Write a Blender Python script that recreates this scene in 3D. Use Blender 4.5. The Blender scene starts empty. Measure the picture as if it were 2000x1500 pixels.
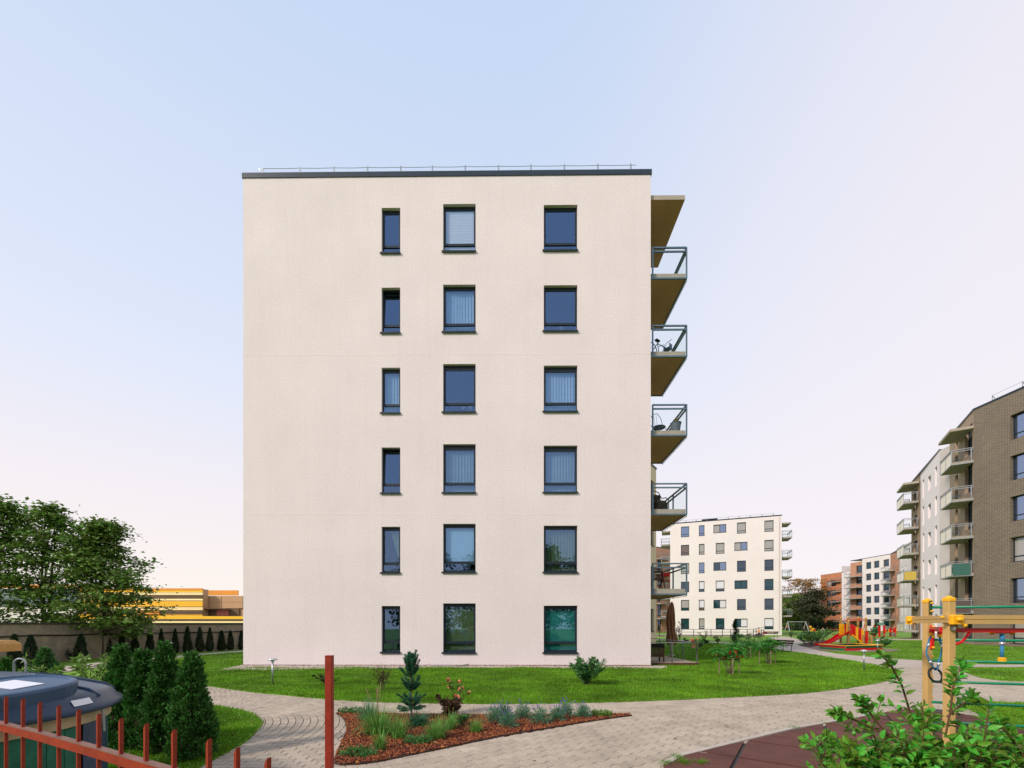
import bpy, math, random
import numpy as np
from mathutils import Vector, Matrix
random.seed(7); rng = np.random.default_rng(11)
R = math.radians; PI = math.pi
SC = bpy.context.scene; COL = SC.collection
# ------------------------------------------------------------ camera, sky, sun, exposure
EYE = 1.54; F = 850.0; HZ = 1220.0
cam_d = bpy.data.cameras.new('camera'); cam = bpy.data.objects.new('camera', cam_d); COL.objects.link(cam)
cam.location = (0, 0, EYE); cam.rotation_euler = (R(90), 0, 0)
cam_d.sensor_width = 36; cam_d.lens = 36*F/2000; cam_d.shift_y = (HZ-750)/2000
cam_d.clip_start = 0.05; cam_d.clip_end = 3000
SC.camera = cam
SUN_EL, SUN_ROT = 35, 231
W_ = bpy.data.worlds.new('World'); SC.world = W_; W_.use_nodes = True
nt = W_.node_tree; nt.nodes.clear()
wo = nt.nodes.new('ShaderNodeOutputWorld'); bg = nt.nodes.new('ShaderNodeBackground')
sky = nt.nodes.new('ShaderNodeTexSky'); sky.sky_type = 'NISHITA'; sky.sun_disc = False
sky.sun_elevation = R(SUN_EL); sky.sun_rotation = R(SUN_ROT); sky.air_density = 1.0; sky.dust_density = 1.2; sky.ozone_density = 1.5
gm = nt.nodes.new('ShaderNodeGamma'); gm.inputs[1].default_value = 0.62
# evening haze: pastel veil that thickens towards the horizon, the same all round
tc = nt.nodes.new('ShaderNodeTexCoord'); sp = nt.nodes.new('ShaderNodeSeparateXYZ')
ab = nt.nodes.new('ShaderNodeMath'); ab.operation = 'ABSOLUTE'
rmp = nt.nodes.new('ShaderNodeValToRGB')
e = rmp.color_ramp.elements
e[0].position = 0.0; e[0].color = (7.6, 6.8, 6.15, 1)
e[1].position = 0.9; e[1].color = (3.95, 5.0, 6.85, 1)
for p_, c_ in ((0.25, (6.8, 6.4, 6.75, 1)), (0.44, (5.7, 6.1, 7.2, 1)), (0.65, (4.95, 5.6, 6.95, 1))):
    q = e.new(p_); q.color = c_
vx = nt.nodes.new('ShaderNodeMapRange'); vx.inputs['From Min'].default_value = 0.0; vx.inputs['From Max'].default_value = 0.75; vx.interpolation_type = 'SMOOTHSTEP'
wm = nt.nodes.new('ShaderNodeMix'); wm.data_type = 'RGBA'; wm.inputs[7].default_value = (6.9, 6.45, 6.8, 1)
mx = nt.nodes.new('ShaderNodeMix'); mx.data_type = 'RGBA'; mx.inputs[0].default_value = 0.85
L = nt.links.new
L(tc.outputs['Generated'], sp.inputs[0]); L(sp.outputs[2], ab.inputs[0]); L(ab.outputs[0], rmp.inputs[0])
L(sp.outputs[0], vx.inputs['Value']); vxm = nt.nodes.new('ShaderNodeMath'); vxm.operation = 'MULTIPLY'; vxm.inputs[1].default_value = 0.85
L(vx.outputs[0], vxm.inputs[0]); L(vxm.outputs[0], wm.inputs[0]); L(rmp.outputs[0], wm.inputs[6])
L(sky.outputs[0], gm.inputs[0]); L(gm.outputs[0], mx.inputs[6]); L(wm.outputs[2], mx.inputs[7])
L(mx.outputs[2], bg.inputs[0]); bg.inputs[1].default_value = 0.109; L(bg.outputs[0], wo.inputs[0])
sun_d = bpy.data.lights.new('sun', 'SUN'); sun_d.energy = 2.6; sun_d.angle = R(9); sun_d.color = (1.0, 0.86, 0.74)
sun = bpy.data.objects.new('sun', sun_d); COL.objects.link(sun)
sv = Vector((math.sin(R(SUN_ROT))*math.cos(R(SUN_EL)), math.cos(R(SUN_ROT))*math.cos(R(SUN_EL)), math.sin(R(SUN_EL))))
sun.rotation_euler = sv.to_track_quat('Z', 'Y').to_euler(); sun.location = sv*60
vs = SC.view_settings; vs.view_transform = 'Standard'; vs.look = 'None'; vs.gamma = 1; vs.exposure = 0.47; vs.use_curve_mapping = False
cy = SC.cycles; cy.max_bounces = 8; cy.transparent_max_bounces = 24; cy.diffuse_bounces = 4; cy.caustics_reflective = False; cy.caustics_refractive = False

# ------------------------------------------------------------ helpers: photograph to ground
def G(px, py, h=0.0):
    Y = (EYE-h)*F/(py-HZ); return ((px-1000)*Y/F, Y)
def at(px, py, Y):
    return ((px-1000)*Y/F, Y, EYE+(HZ-py)*Y/F)
def Gs(pts): return [G(*p) for p in pts]
def pip(P, poly):
    P = np.asarray(P, float); x = P[:, 0]; y = P[:, 1]; inside = np.zeros(len(P), bool); n = len(poly)
    for i in range(n):
        x1, y1 = poly[i][:2]; x2, y2 = poly[i-1][:2]
        if y1 == y2: continue
        c = ((y1 > y) != (y2 > y)) & (x < (x2-x1)*(y-y1)/(y2-y1)+x1); inside ^= c
    return inside
def smooth(poly, n=2):
    for _ in range(n):
        o = []
        for i in range(len(poly)):
            a = poly[i]; b = poly[(i+1) % len(poly)]
            o += [(a[0]*.75+b[0]*.25, a[1]*.75+b[1]*.25), (a[0]*.25+b[0]*.75, a[1]*.25+b[1]*.75)]
        poly = o
    return poly

# ------------------------------------------------------------ materials
MATS = {}
def mat(name, col, rough=.8, var=.12, vs_=3.0, fine=None, bump=0.0, bs=60.0, metal=0.0, spec=.4, isl=0.0, trans=0.0, hue=0.0, ior=1.45, coat=0.0, emit=None, col2=None, wear=0.0, streak=0.0):
    if name in MATS: return MATS[name]
    m = bpy.data.materials.new(name); m.use_nodes = True; t = m.node_tree; n = t.nodes; b = n['Principled BSDF']; K = t.links.new
    b.inputs['Roughness'].default_value = rough; b.inputs['Metallic'].default_value = metal; b.inputs['Specular IOR Level'].default_value = spec
    b.inputs['IOR'].default_value = ior; b.inputs['Coat Weight'].default_value = coat
    tcn = n.new('ShaderNodeTexCoord')
    no = n.new('ShaderNodeTexNoise'); no.inputs['Scale'].default_value = vs_; no.inputs['Detail'].default_value = 5; no.inputs['Roughness'].default_value = .6
    K(tcn.outputs['Object'], no.inputs['Vector'])
    mr = n.new('ShaderNodeMapRange'); mr.inputs['From Min'].default_value = .3; mr.inputs['From Max'].default_value = .7
    mr.inputs['To Min'].default_value = 1-var; mr.inputs['To Max'].default_value = 1+var; K(no.outputs[0], mr.inputs['Value'])
    val = mr.outputs[0]
    def mul(a, bb):
        q = n.new('ShaderNodeMath'); q.operation = 'MULTIPLY'; K(a, q.inputs[0]); K(bb, q.inputs[1]); return q.outputs[0]
    if fine:
        nf = n.new('ShaderNodeTexNoise'); nf.inputs['Scale'].default_value = fine[0]; nf.inputs['Detail'].default_value = 3; K(tcn.outputs['Object'], nf.inputs['Vector'])
        m2 = n.new('ShaderNodeMapRange'); m2.inputs['From Min'].default_value = .3; m2.inputs['From Max'].default_value = .7
        m2.inputs['To Min'].default_value = 1-fine[1]; m2.inputs['To Max'].default_value = 1+fine[1]; K(nf.outputs[0], m2.inputs['Value']); val = mul(val, m2.outputs[0])
    if streak:
        mp = n.new('ShaderNodeMapping'); mp.inputs['Scale'].default_value = (2.6, 2.6, .16); K(tcn.outputs['Object'], mp.inputs[0]); ns = n.new('ShaderNodeTexNoise'); ns.inputs['Scale'].default_value = 1.4; ns.inputs['Detail'].default_value = 7; ns.inputs['Roughness'].default_value = .7; K(mp.outputs[0], ns.inputs['Vector'])
        m5 = n.new('ShaderNodeMapRange'); m5.inputs['From Min'].default_value = .5; m5.inputs['From Max'].default_value = .78; m5.inputs['To Min'].default_value = 1.01; m5.inputs['To Max'].default_value = 1-streak; K(ns.outputs[0], m5.inputs['Value']); val = mul(val, m5.outputs[0])
    if isl:
        g = n.new('ShaderNodeNewGeometry'); oi = n.new('ShaderNodeObjectInfo'); ad = n.new('ShaderNodeMath'); ad.operation = 'ADD'
        K(g.outputs['Random Per Island'], ad.inputs[0]); K(oi.outputs['Random'], ad.inputs[1])
        fr = n.new('ShaderNodeMath'); fr.operation = 'FRACT'; K(ad.outputs[0], fr.inputs[0])
        m3 = n.new('ShaderNodeMapRange'); m3.inputs['To Min'].default_value = 1-isl; m3.inputs['To Max'].default_value = 1+isl; K(fr.outputs[0], m3.inputs['Value']); val = mul(val, m3.outputs[0])
    hs = n.new('ShaderNodeHueSaturation'); hs.inputs['Color'].default_value = (*col, 1)
    if col2:
        mc = n.new('ShaderNodeMix'); mc.data_type = 'RGBA'; mc.inputs[6].default_value = (*col, 1); mc.inputs[7].default_value = (*col2, 1)
        if isl: K(fr.outputs[0], mc.inputs[0])
        else:
            mq = n.new('ShaderNodeMapRange'); mq.inputs['From Min'].default_value = .42; mq.inputs['From Max'].default_value = .6; K(no.outputs[0], mq.inputs['Value']); K(mq.outputs[0], mc.inputs[0])
        K(mc.outputs[2], hs.inputs['Color'])
    K(val, hs.inputs['Value']); K(hs.outputs[0], b.inputs['Base Color'])
    if hue and isl:
        m4 = n.new('ShaderNodeMapRange'); m4.inputs['To Min'].default_value = .5-hue; m4.inputs['To Max'].default_value = .5+hue
        K(fr.outputs[0], m4.inputs['Value']); K(m4.outputs[0], hs.inputs['Hue'])
    if bump:
        bn = n.new('ShaderNodeTexNoise'); bn.inputs['Scale'].default_value = bs; bn.inputs['Detail'].default_value = 4; K(tcn.outputs['Object'], bn.inputs['Vector'])
        bb = n.new('ShaderNodeBump'); bb.inputs['Strength'].default_value = bump; bb.inputs['Distance'].default_value = .01; K(bn.outputs[0], bb.inputs['Height']); K(bb.outputs[0], b.inputs['Normal'])
    if emit: b.inputs['Emission Color'].default_value = (*emit[0], 1); b.inputs['Emission Strength'].default_value = emit[1]
    if trans:
        tr = n.new('ShaderNodeBsdfTranslucent'); K(hs.outputs[0], tr.inputs['Color']); ms = n.new('ShaderNodeMixShader'); ms.inputs[0].default_value = trans
        K(b.outputs[0], ms.inputs[1]); K(tr.outputs[0], ms.inputs[2]); K(ms.outputs[0], n['Material Output'].inputs[0])
    MATS[name] = m; return m
def glass(name, tint=(1, 1, 1), refl=.12, ior=1.5, opaque=None, gc=(.48, .62, .92)):
    if name in MATS: return MATS[name]
    m = bpy.data.materials.new(name); m.use_nodes = True; t = m.node_tree; n = t.nodes; K = t.links.new; n.remove(n['Principled BSDF'])
    fr = n.new('ShaderNodeFresnel'); fr.inputs[0].default_value = ior
    ad = n.new('ShaderNodeMath'); ad.operation = 'ADD'; ad.use_clamp = True; ad.inputs[1].default_value = refl; K(fr.outputs[0], ad.inputs[0])
    gb = n.new('ShaderNodeNewGeometry'); iv = n.new('ShaderNodeMath'); iv.operation = 'SUBTRACT'; iv.inputs[0].default_value = 1; K(gb.outputs['Backfacing'], iv.inputs[1])
    fm = n.new('ShaderNodeMath'); fm.operation = 'MULTIPLY'; K(ad.outputs[0], fm.inputs[0]); K(iv.outputs[0], fm.inputs[1])
    gl = n.new('ShaderNodeBsdfGlossy'); gl.inputs['Roughness'].default_value = .015; gl.inputs['Color'].default_value = (*gc, 1)
    no = n.new('ShaderNodeTexNoise'); no.inputs['Scale'].default_value = 1.6; tcn = n.new('ShaderNodeTexCoord'); K(tcn.outputs['Object'], no.inputs['Vector'])
    bb = n.new('ShaderNodeBump'); bb.inputs['Strength'].default_value = .03; bb.inputs['Distance'].default_value = .02; K(no.outputs[0], bb.inputs['Height']); K(bb.outputs[0], gl.inputs['Normal'])
    if opaque:
        tr = n.new('ShaderNodeBsdfDiffuse'); tr.inputs['Color'].default_value = (*opaque, 1)
    else:
        tr = n.new('ShaderNodeBsdfTransparent'); tr.inputs['Color'].default_value = (*tint, 1)
    ms = n.new('ShaderNodeMixShader'); K(fm.outputs[0], ms.inputs[0]); K(tr.outputs[0], ms.inputs[1]); K(gl.outputs[0], ms.inputs[2]); K(ms.outputs[0], n['Material Output'].inputs[0])
    MATS[name] = m; return m
def brickmat(name, c1, c2, mort, bw=.25, bh=.075, rough=.85):
    if name in MATS: return MATS[name]
    m = bpy.data.materials.new(name); m.use_nodes = True; t = m.node_tree; n = t.nodes; K = t.links.new; b = n['Principled BSDF']; b.inputs['Roughness'].default_value = rough
    uv = n.new('ShaderNodeUVMap'); br = n.new('ShaderNodeTexBrick'); br.inputs['Color1'].default_value = (*c1, 1); br.inputs['Color2'].default_value = (*c2, 1); br.inputs['Mortar'].default_value = (*mort, 1)
    br.inputs['Scale'].default_value = 1; br.inputs['Brick Width'].default_value = bw; br.inputs['Row Height'].default_value = bh; br.inputs['Mortar Size'].default_value = .009; br.inputs['Bias'].default_value = -.1
    K(uv.outputs[0], br.inputs['Vector'])
    no = n.new('ShaderNodeTexNoise'); no.inputs['Scale'].default_value = .6; tcn = n.new('ShaderNodeTexCoord'); K(tcn.outputs['Object'], no.inputs['Vector'])
    mr = n.new('ShaderNodeMapRange'); mr.inputs['To Min'].default_value = .8; mr.inputs['To Max'].default_value = 1.2; K(no.outputs[0], mr.inputs['Value'])
    hs = n.new('ShaderNodeHueSaturation'); K(br.outputs['Color'], hs.inputs['Color']); K(mr.outputs[0], hs.inputs['Value']); K(hs.outputs[0], b.inputs['Base Color'])
    bb = n.new('ShaderNodeBump'); bb.inputs['Strength'].default_value = .6; bb.inputs['Distance'].default_value = .01; bb.invert = True; K(br.outputs['Fac'], bb.inputs['Height']); K(bb.outputs[0], b.inputs['Normal'])
    MATS[name] = m; return m

stucco = mat('stucco', (.69, .63, .64), .92, .04, .55, streak=.045, fine=(19, .085), bump=.35, bs=45)
stucco_white = mat('stucco_white', (.71, .665, .665), .9, .04, .4, fine=(20, .03), bump=.2, bs=30)
stucco_cream = mat('stucco_cream', (.72, .60, .42), .9, .05, .4, fine=(20, .03))
stucco_w2 = mat('stucco_bright', (.82, .75, .78), .9, .03, .4, fine=(20, .03))
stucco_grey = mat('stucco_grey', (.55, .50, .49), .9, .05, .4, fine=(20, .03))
soffit_m = mat('soffit_warm_bounce', (.50, .27, .15), .85, .08, 2)  # concrete undersides: warm bounce light put into the colour
groove_m = mat('groove_line', (.80, .74, .71), .9, .03)
anth = mat('anthracite_metal', (.012, .022, .034), .42, .1)
anth2 = mat('coping_metal', (.02, .035, .055), .4, .1)
steel = mat('galvanised_steel', (.33, .36, .38), .38, .12, 8, metal=.8)
railm = mat('rail_metal', (.12, .19, .24), .4, .12, 8, metal=.5)
concrete = mat('concrete', (.36, .32, .27), .9, .12, 2, fine=(30, .05), bump=.3)
conc_wall = mat('old_concrete', (.32, .27, .21), .95, .3, 1.1, fine=(14, .15), bump=.6, bs=20, col2=(.17, .15, .12))
redbrick = mat('red_brick', (.28, .075, .045), .85, .15, 12, isl=.25, bump=.5)
yellowbrick = mat('yellow_brick', (.42, .22, .09), .85, .12, 14, isl=.2, bump=.5)
mortar = mat('mortar', (.34, .32, .29), .95, .1)
gl_main = glass('window_glass', (.88, .94, .97), .20, gc=(.36, .58, 1))
gl_balc = glass('balcony_glass', (.97, .985, .985), .0, 1.07, gc=(.9, .95, 1))
gl_deck = glass('deck_glass', (.965, .99, .97), .0, 1.10, gc=(.9, 1, .92))
gl_far = glass('far_glass_dark', opaque=(.018, .030, .032), refl=.10)
gl_teal = glass('far_glass_teal', opaque=(.012, .05, .05), refl=.05)
gl_blind = glass('far_glass_blind', opaque=(.34, .33, .30), refl=.06)
gl_white = glass('far_glass_white', opaque=(.66, .66, .70), refl=.06)
gl_sky = glass('far_glass_sky', opaque=(.02, .03, .05), refl=.42)
gl_warm = glass('far_glass_warm', opaque=(.14, .09, .05), refl=.08)
room_m = mat('room_dark', (.045, .036, .03), .9, .2)
curt_w = mat('curtain_white', (.46, .60, .74), .9, .1, 6, trans=.25)
curt_g = mat('curtain_green', (.14, .20, .08), .9, .15, 6, trans=.2)
curt_t = mat('blind_teal', (.03, .28, .23), .9, .15, 2, trans=.2)
curt_gr = mat('blind_grey', (.22, .30, .34), .9, .1, 3, trans=.1)
blind_m = mat('roller_slats', (.90, .84, .86), .6, .04)
blind_lb = mat('roller_blue', (.30, .48, .64), .7, .04)
leaf_maple = mat('maple_leaf', (.13, .22, .04), .55, .3, .8, isl=.5, hue=.03, trans=.25)
leaf_dark = mat('dark_leaf', (.018, .042, .014), .6, .3, 2, isl=.45, hue=.02, trans=.15)
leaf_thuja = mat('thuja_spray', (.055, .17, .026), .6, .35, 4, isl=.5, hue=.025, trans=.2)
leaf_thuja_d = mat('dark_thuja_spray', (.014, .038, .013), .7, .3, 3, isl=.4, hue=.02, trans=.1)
leaf_light = mat('light_leaf', (.14, .26, .04), .5, .25, 4, isl=.4, hue=.02, trans=.35)
leaf_bush = mat('bush_leaf', (.14, .36, .04), .42, .25, 9, isl=.45, hue=.045, trans=.35) if 1 else mat('bush_leaf', (.085, .27, .035), .42, .25, 9, isl=.45, hue=.03, trans=.35)
leaf_rose = mat('rose_leaf', (.07, .21, .05), .45, .25, 6, isl=.4, hue=.03, trans=.25)
leaf_sumac = mat('sumac_leaf', (.08, .30, .05), .5, .2, 5, isl=.35, hue=.02, trans=.3)
leaf_red = mat('red_leaf', (.055, .018, .012), .6, .3, 5, isl=.5, hue=.05, trans=.2)
leaf_blue = mat('blue_needle', (.025, .14, .07), .6, .3, 5, isl=.4, hue=.02)
leaf_lav = mat('lavender_leaf', (.10, .25, .14), .7, .2, 8, isl=.35, hue=.02, trans=.15)
leaf_pine = mat('pine_needle', (.065, .075, .035), .7, .3, .4, isl=.45, hue=.03, trans=.1)
grass_b = mat('grass_blade', (.125, .275, .010), .6, .36, .42, fine=(1.5, .26), isl=.38, hue=.02, trans=.35)
grass_t = mat('ornamental_grass', (.15, .32, .06), .55, .2, 4, isl=.4, hue=.02, trans=.3)
flower_r = mat('flower_red', (.75, .015, .01), .6, .15, isl=.2)
flower_p = mat('flower_pink', (.85, .03, .12), .6, .1, isl=.25)
flower_o = mat('flower_peach', (.85, .38, .22), .6, .1, isl=.25)
flower_v = mat('flower_violet', (.10, .08, .36), .6, .1, isl=.25)
bark = mat('bark', (.085, .065, .05), .9, .3, 9, bump=.8, bs=25)
stick = mat('stake_wood', (.22, .17, .11), .85, .2, 9)
chips = mat('bark_chip', (.24, .062, .024), .85, .2, 20, isl=.7, hue=.025)
soil = mat('soil', (.055, .03, .02), .95, .4, 8, bump=.8)
gravel_m = mat('gravel_stone', (.42, .36, .31), .85, .1, 20, isl=.4)
rubber = mat('rubber_tile', (.115, .045, .035), .92, .25, 1.7, fine=(160, .3), bump=.6, bs=180, isl=.08)
paver_m = mat('paver', (.39, .335, .265), .9, .14, 1.3, fine=(70, .10), bump=.45, bs=120, isl=.11)
sett_m = mat('sett', (.385, .33, .265), .9, .15, 1.1, fine=(70, .10), bump=.45, bs=120, isl=.14)
joint_m = mat('joint_sand', (.085, .07, .048), .95, .3, 6, col2=(.06, .065, .03))
path_far = mat('far_paving', (.42, .36, .31), .9, .12, .9, fine=(9, .10))
kerb_m = mat('kerb_concrete', (.42, .38, .33), .9, .1, 4, fine=(60, .06))
redpaint = mat('fence_paint', (.27, .026, .012), .5, .2, 14, fine=(120, .12), bump=.2, bs=90)
railtop = mat('fence_rail_top', (.20, .10, .075), .55, .2, 9)
lid_m = mat('lid_plastic', (.022, .050, .100), .3, .12, 3, bump=.25, bs=70)
lid_h = mat('hatch_plastic', (.04, .085, .16), .38, .1, 3, bump=.2, bs=70)
slat_g = mat('green_slat', (.016, .125, .075), .75, .25, 12, bump=.4)
white_m = mat('white_label', (.72, .74, .80), .6, .04)
beige_w = mat('ring_wood', (.42, .34, .20), .8, .15, 7)
capst = mat('cap_stone', (.55, .30, .10), .8, .2, 6, bump=.4)
postw = mat('play_post_wood', (.53, .35, .13), .7, .1, 3, fine=(90, .06))
yel = mat('yellow_plastic', (.85, .42, .008), .35, .06)
red = mat('red_paint', (.60, .008, .010), .35, .08)
green_p = mat('green_tube', (.010, .22, .11), .35, .08)
bluer = mat('blue_rope', (.04, .22, .42), .8, .15, 40, fine=(120, .3), bump=.6, bs=160)
alu = mat('clamp_alu', (.6, .62, .66), .3, .1, metal=.7)
black = mat('black_rubber', (.012, .010, .010), .5, .1)
brownw = mat('dark_brown_wood', (.075, .035, .018), .6, .25, 10)
deckw = mat('deck_wood', (.34, .27, .21), .85, .15, 3, isl=.15, fine=(40, .1))
umb = mat('umbrella_cloth', (.25, .115, .06), .85, .2, 6, bump=.3, bs=40)
pot_br = mat('pot_brown', (.14, .085, .045), .6, .1)
pot_bl = mat('pot_grey', (.10, .13, .16), .6, .1)
skin = mat('skin', (.55, .33, .24), .6, .05)
salmon = brickmat('salmon_brick', (.50, .25, .15), (.44, .20, .12), (.5, .38, .3), .5, .15)
orangebrick = brickmat('orange_brick', (.50, .19, .085), (.42, .15, .07), (.45, .26, .17), .5, .15)
brownbrick = brickmat('brown_brick', (.145, .115, .085), (.10, .08, .062), (.36, .31, .25), .32, .095)
tanbrick = brickmat('tan_brick', (.34, .24, .16), (.28, .20, .135), (.42, .35, .27))

# ------------------------------------------------------------ mesh building
class MB:
    def __init__(s): s.v = []; s.f = []; s.mi = []; s.uv = {}
    def quad(s, a, b, c, d, mi=0):
        n = len(s.v); s.v += [a, b, c, d]; s.f.append((n, n+1, n+2, n+3)); s.mi.append(mi)
    def poly(s, pts, mi=0):
        n = len(s.v); s.v += list(pts); s.f.append(tuple(range(n, n+len(pts)))); s.mi.append(mi)
    def box(s, x0, x1, y0, y1, z0, z1, mi=0, M=None):
        n = len(s.v); P = [(x, y, z) for z in (z0, z1) for y in (y0, y1) for x in (x0, x1)]
        if M is not None: P = [tuple(M @ Vector(p)) for p in P]
        s.v += P
        for q in ((0, 2, 3, 1), (4, 5, 7, 6), (0, 1, 5, 4), (2, 6, 7, 3), (0, 4, 6, 2), (1, 3, 7, 5)): s.f.append(tuple(n+i for i in q)); s.mi.append(mi)
        return s
    def cbox(s, x0, x1, y0, y1, z0, z1, c=.01, mi=0, M=None):   # chamfered on the vertical edges and top
        P = [(x0+c, y0), (x1-c, y0), (x1, y0+c), (x1, y1-c), (x1-c, y1), (x0+c, y1), (x0, y1-c), (x0, y0+c)]
        cx, cy_ = (x0+x1)/2, (y0+y1)/2
        def ins(k): return [(cx+(x-cx)*k[0], cy_+(y-cy_)*k[1]) for x, y in P]
        kk = (1-2*c/(x1-x0+1e-9), 1-2*c/(y1-y0+1e-9)); rings = [(P, z0), (P, z1-c), (ins(kk), z1)]
        n = len(s.v)
        for pp, z in rings:
            for x, y in pp: s.v.append(tuple(M @ Vector((x, y, z))) if M is not None else (x, y, z))
        for r in range(2):
            for i in range(8): s.f.append((n+r*8+i, n+r*8+(i+1) % 8, n+r*8+8+(i+1) % 8, n+r*8+8+i)); s.mi.append(mi)
        s.f.append(tuple(n+16+i for i in range(8))); s.mi.append(mi); s.f.append(tuple(n+7-i for i in range(8))); s.mi.append(mi)
        return s
    def tube(s, pts, r, n=8, mi=0, cap=True):
        pts = [Vector(p) for p in pts]; rs = r if isinstance(r, (list, tuple)) else [r]*len(pts); base = len(s.v); pr = None
        for i, p in enumerate(pts):
            d = (pts[min(i+1, len(pts)-1)]-pts[max(i-1, 0)])
            d = d.normalized() if d.length > 1e-9 else Vector((0, 0, 1))
            u = pr - d*pr.dot(d) if pr is not None else d.orthogonal()
            if u.length < 1e-6: u = d.orthogonal()
            u.normalize(); pr = u; w = d.cross(u)
            for k in range(n):
                a = 2*PI*k/n; s.v.append(tuple(p+(u*math.cos(a)+w*math.sin(a))*rs[i]))
        for i in range(len(pts)-1):
            for k in range(n):
                a = base+i*n+k; b = base+i*n+(k+1) % n; s.f.append((a, b, b+n, a+n)); s.mi.append(mi)
        if cap:
            s.f.append(tuple(base+n-1-k for k in range(n))); s.mi.append(mi); e_ = base+(len(pts)-1)*n; s.f.append(tuple(e_+k for k in range(n))); s.mi.append(mi)
        return s
    def bar(s, a, b, w, h=None, mi=0):   # rectangular bar between two points, h is its vertical size
        a = Vector(a); b = Vector(b); h = h or w; d = (b-a); Ln = d.length; d.normalize()
        up = Vector((0, 0, 1)) if abs(d.z) < .95 else Vector((0, 1, 0)); side = d.cross(up).normalized(); up = side.cross(d)
        M = Matrix((side, d, up)).transposed().to_4x4(); M.translation = a
        return s.box(-w/2, w/2, 0, Ln, -h/2, h/2, mi, M)
    def lathe(s, prof, n=24, c=(0, 0, 0), mi=0):
        base = len(s.v)
        for r, z in prof:
            for k in range(n): a = 2*PI*k/n; s.v.append((c[0]+r*math.cos(a), c[1]+r*math.sin(a), c[2]+z))
        for i in range(len(prof)-1):
            for k in range(n):
                a = base+i*n+k; b = base+i*n+(k+1) % n; s.f.append((a, b, b+n, a+n)); s.mi.append(mi)
        if prof[-1][0] > 1e-4: e_ = base+(len(prof)-1)*n; s.f.append(tuple(e_+k for k in range(n))); s.mi.append(mi)
        if prof[0][0] > 1e-4: s.f.append(tuple(base+n-1-k for k in range(n))); s.mi.append(mi)
        return s
    def ball(s, c, r, n=10, sz=1.0, mi=0):
        return s.lathe([(max(r*math.sin(PI*i/n), 1e-5), -r*sz*math.cos(PI*i/n)) for i in range(n+1)], 2*n, c, mi)
    def mesh(s, name, mats, shade=False):
        me = bpy.data.meshes.new(name); me.from_pydata(s.v, [], s.f)
        for m in (mats if isinstance(mats, (list, tuple)) else [mats]): me.materials.append(m)
        if any(s.mi): me.polygons.foreach_set('material_index', s.mi)
        if shade: me.polygons.foreach_set('use_smooth', [True]*len(s.f))
        me.update(); return me
    def build(s, name, mats, parent=None, loc=(0, 0, 0), rz=0, shade=False):
        return ob(name, s.mesh(name, mats, shade), parent, loc, rz)
def ob(name, data, parent=None, loc=(0, 0, 0), rz=0, rot=None):
    o = bpy.data.objects.new(name, data); COL.objects.link(o); o.location = loc; o.rotation_euler = rot or (0, 0, rz)
    if parent is not None: o.parent = parent
    return o
def tag(o, label=None, cat=None, group=None, kind=None):
    if label: o['label'] = label
    if cat: o['category'] = cat
    if group: o['group'] = group
    if kind: o['kind'] = kind
    return o
def thing(name, label, cat, loc=(0, 0, 0), rz=0, group=None):
    return tag(ob(name, None, None, loc, rz), label, cat, group)
def npmesh(name, V, faces, m, parent=None, loc=(0, 0, 0), k=4, smoothf=False):
    me = bpy.data.meshes.new(name); V = np.asarray(V, np.float32).reshape(-1, 3); faces = np.asarray(faces, np.int32).reshape(-1, k); nf = len(faces)
    me.vertices.add(len(V)); me.vertices.foreach_set('co', V.ravel()); me.loops.add(nf*k); me.loops.foreach_set('vertex_index', faces.ravel())
    me.polygons.add(nf); me.polygons.foreach_set('loop_start', np.arange(0, nf*k, k, dtype=np.int32)); me.polygons.foreach_set('loop_total', np.full(nf, k, np.int32))
    for q in (m if isinstance(m, list) else [m]): me.materials.append(q)
    me.update(calc_edges=True)
    if smoothf: me.polygons.foreach_set('use_smooth', [True]*nf)
    return ob(name, me, parent, loc)
def sheet(name, poly, z, m, kind='structure', parent=None):
    mb = MB(); mb.poly([(x, y, z) for x, y in poly]); o = mb.build(name, m, parent)
    return tag(o, kind=kind) if kind else o
def slab(name, poly, z0, z1, m, parent=None, kind=None):
    a = sum(poly[i-1][0]*poly[i][1]-poly[i][0]*poly[i-1][1] for i in range(len(poly)))
    if a < 0: poly = poly[::-1]
    mb = MB(); mb.poly([(x, y, z1) for x, y in poly]); n = len(poly)
    for i in range(n):
        x0, y0 = poly[i-1]; x1, y1 = poly[i]; mb.quad((x0, y0, z0), (x1, y1, z0), (x1, y1, z1), (x0, y0, z1))
    o = mb.build(name, m, parent); return tag(o, kind=kind) if kind else o
def unit(a): return a/np.maximum(np.linalg.norm(a, axis=-1, keepdims=True), 1e-9)
def leaves(P, D, N, Ln, Wd, fold=.12):
    P = np.asarray(P); D = unit(D); N = unit(N-D*np.sum(N*D, -1, keepdims=True)); S = np.cross(D, N)
    Ln = np.asarray(Ln).reshape(-1, 1)*np.ones((len(P), 1)); Wd = np.asarray(Wd).reshape(-1, 1)*np.ones((len(P), 1))
    V = np.stack([P, P+D*Ln*.45+S*Wd/2+N*Ln*fold, P+D*Ln, P+D*Ln*.45-S*Wd/2+N*Ln*fold], 1)
    Fc = np.arange(len(P)*4).reshape(-1, 4); return V.reshape(-1, 3), Fc
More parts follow.
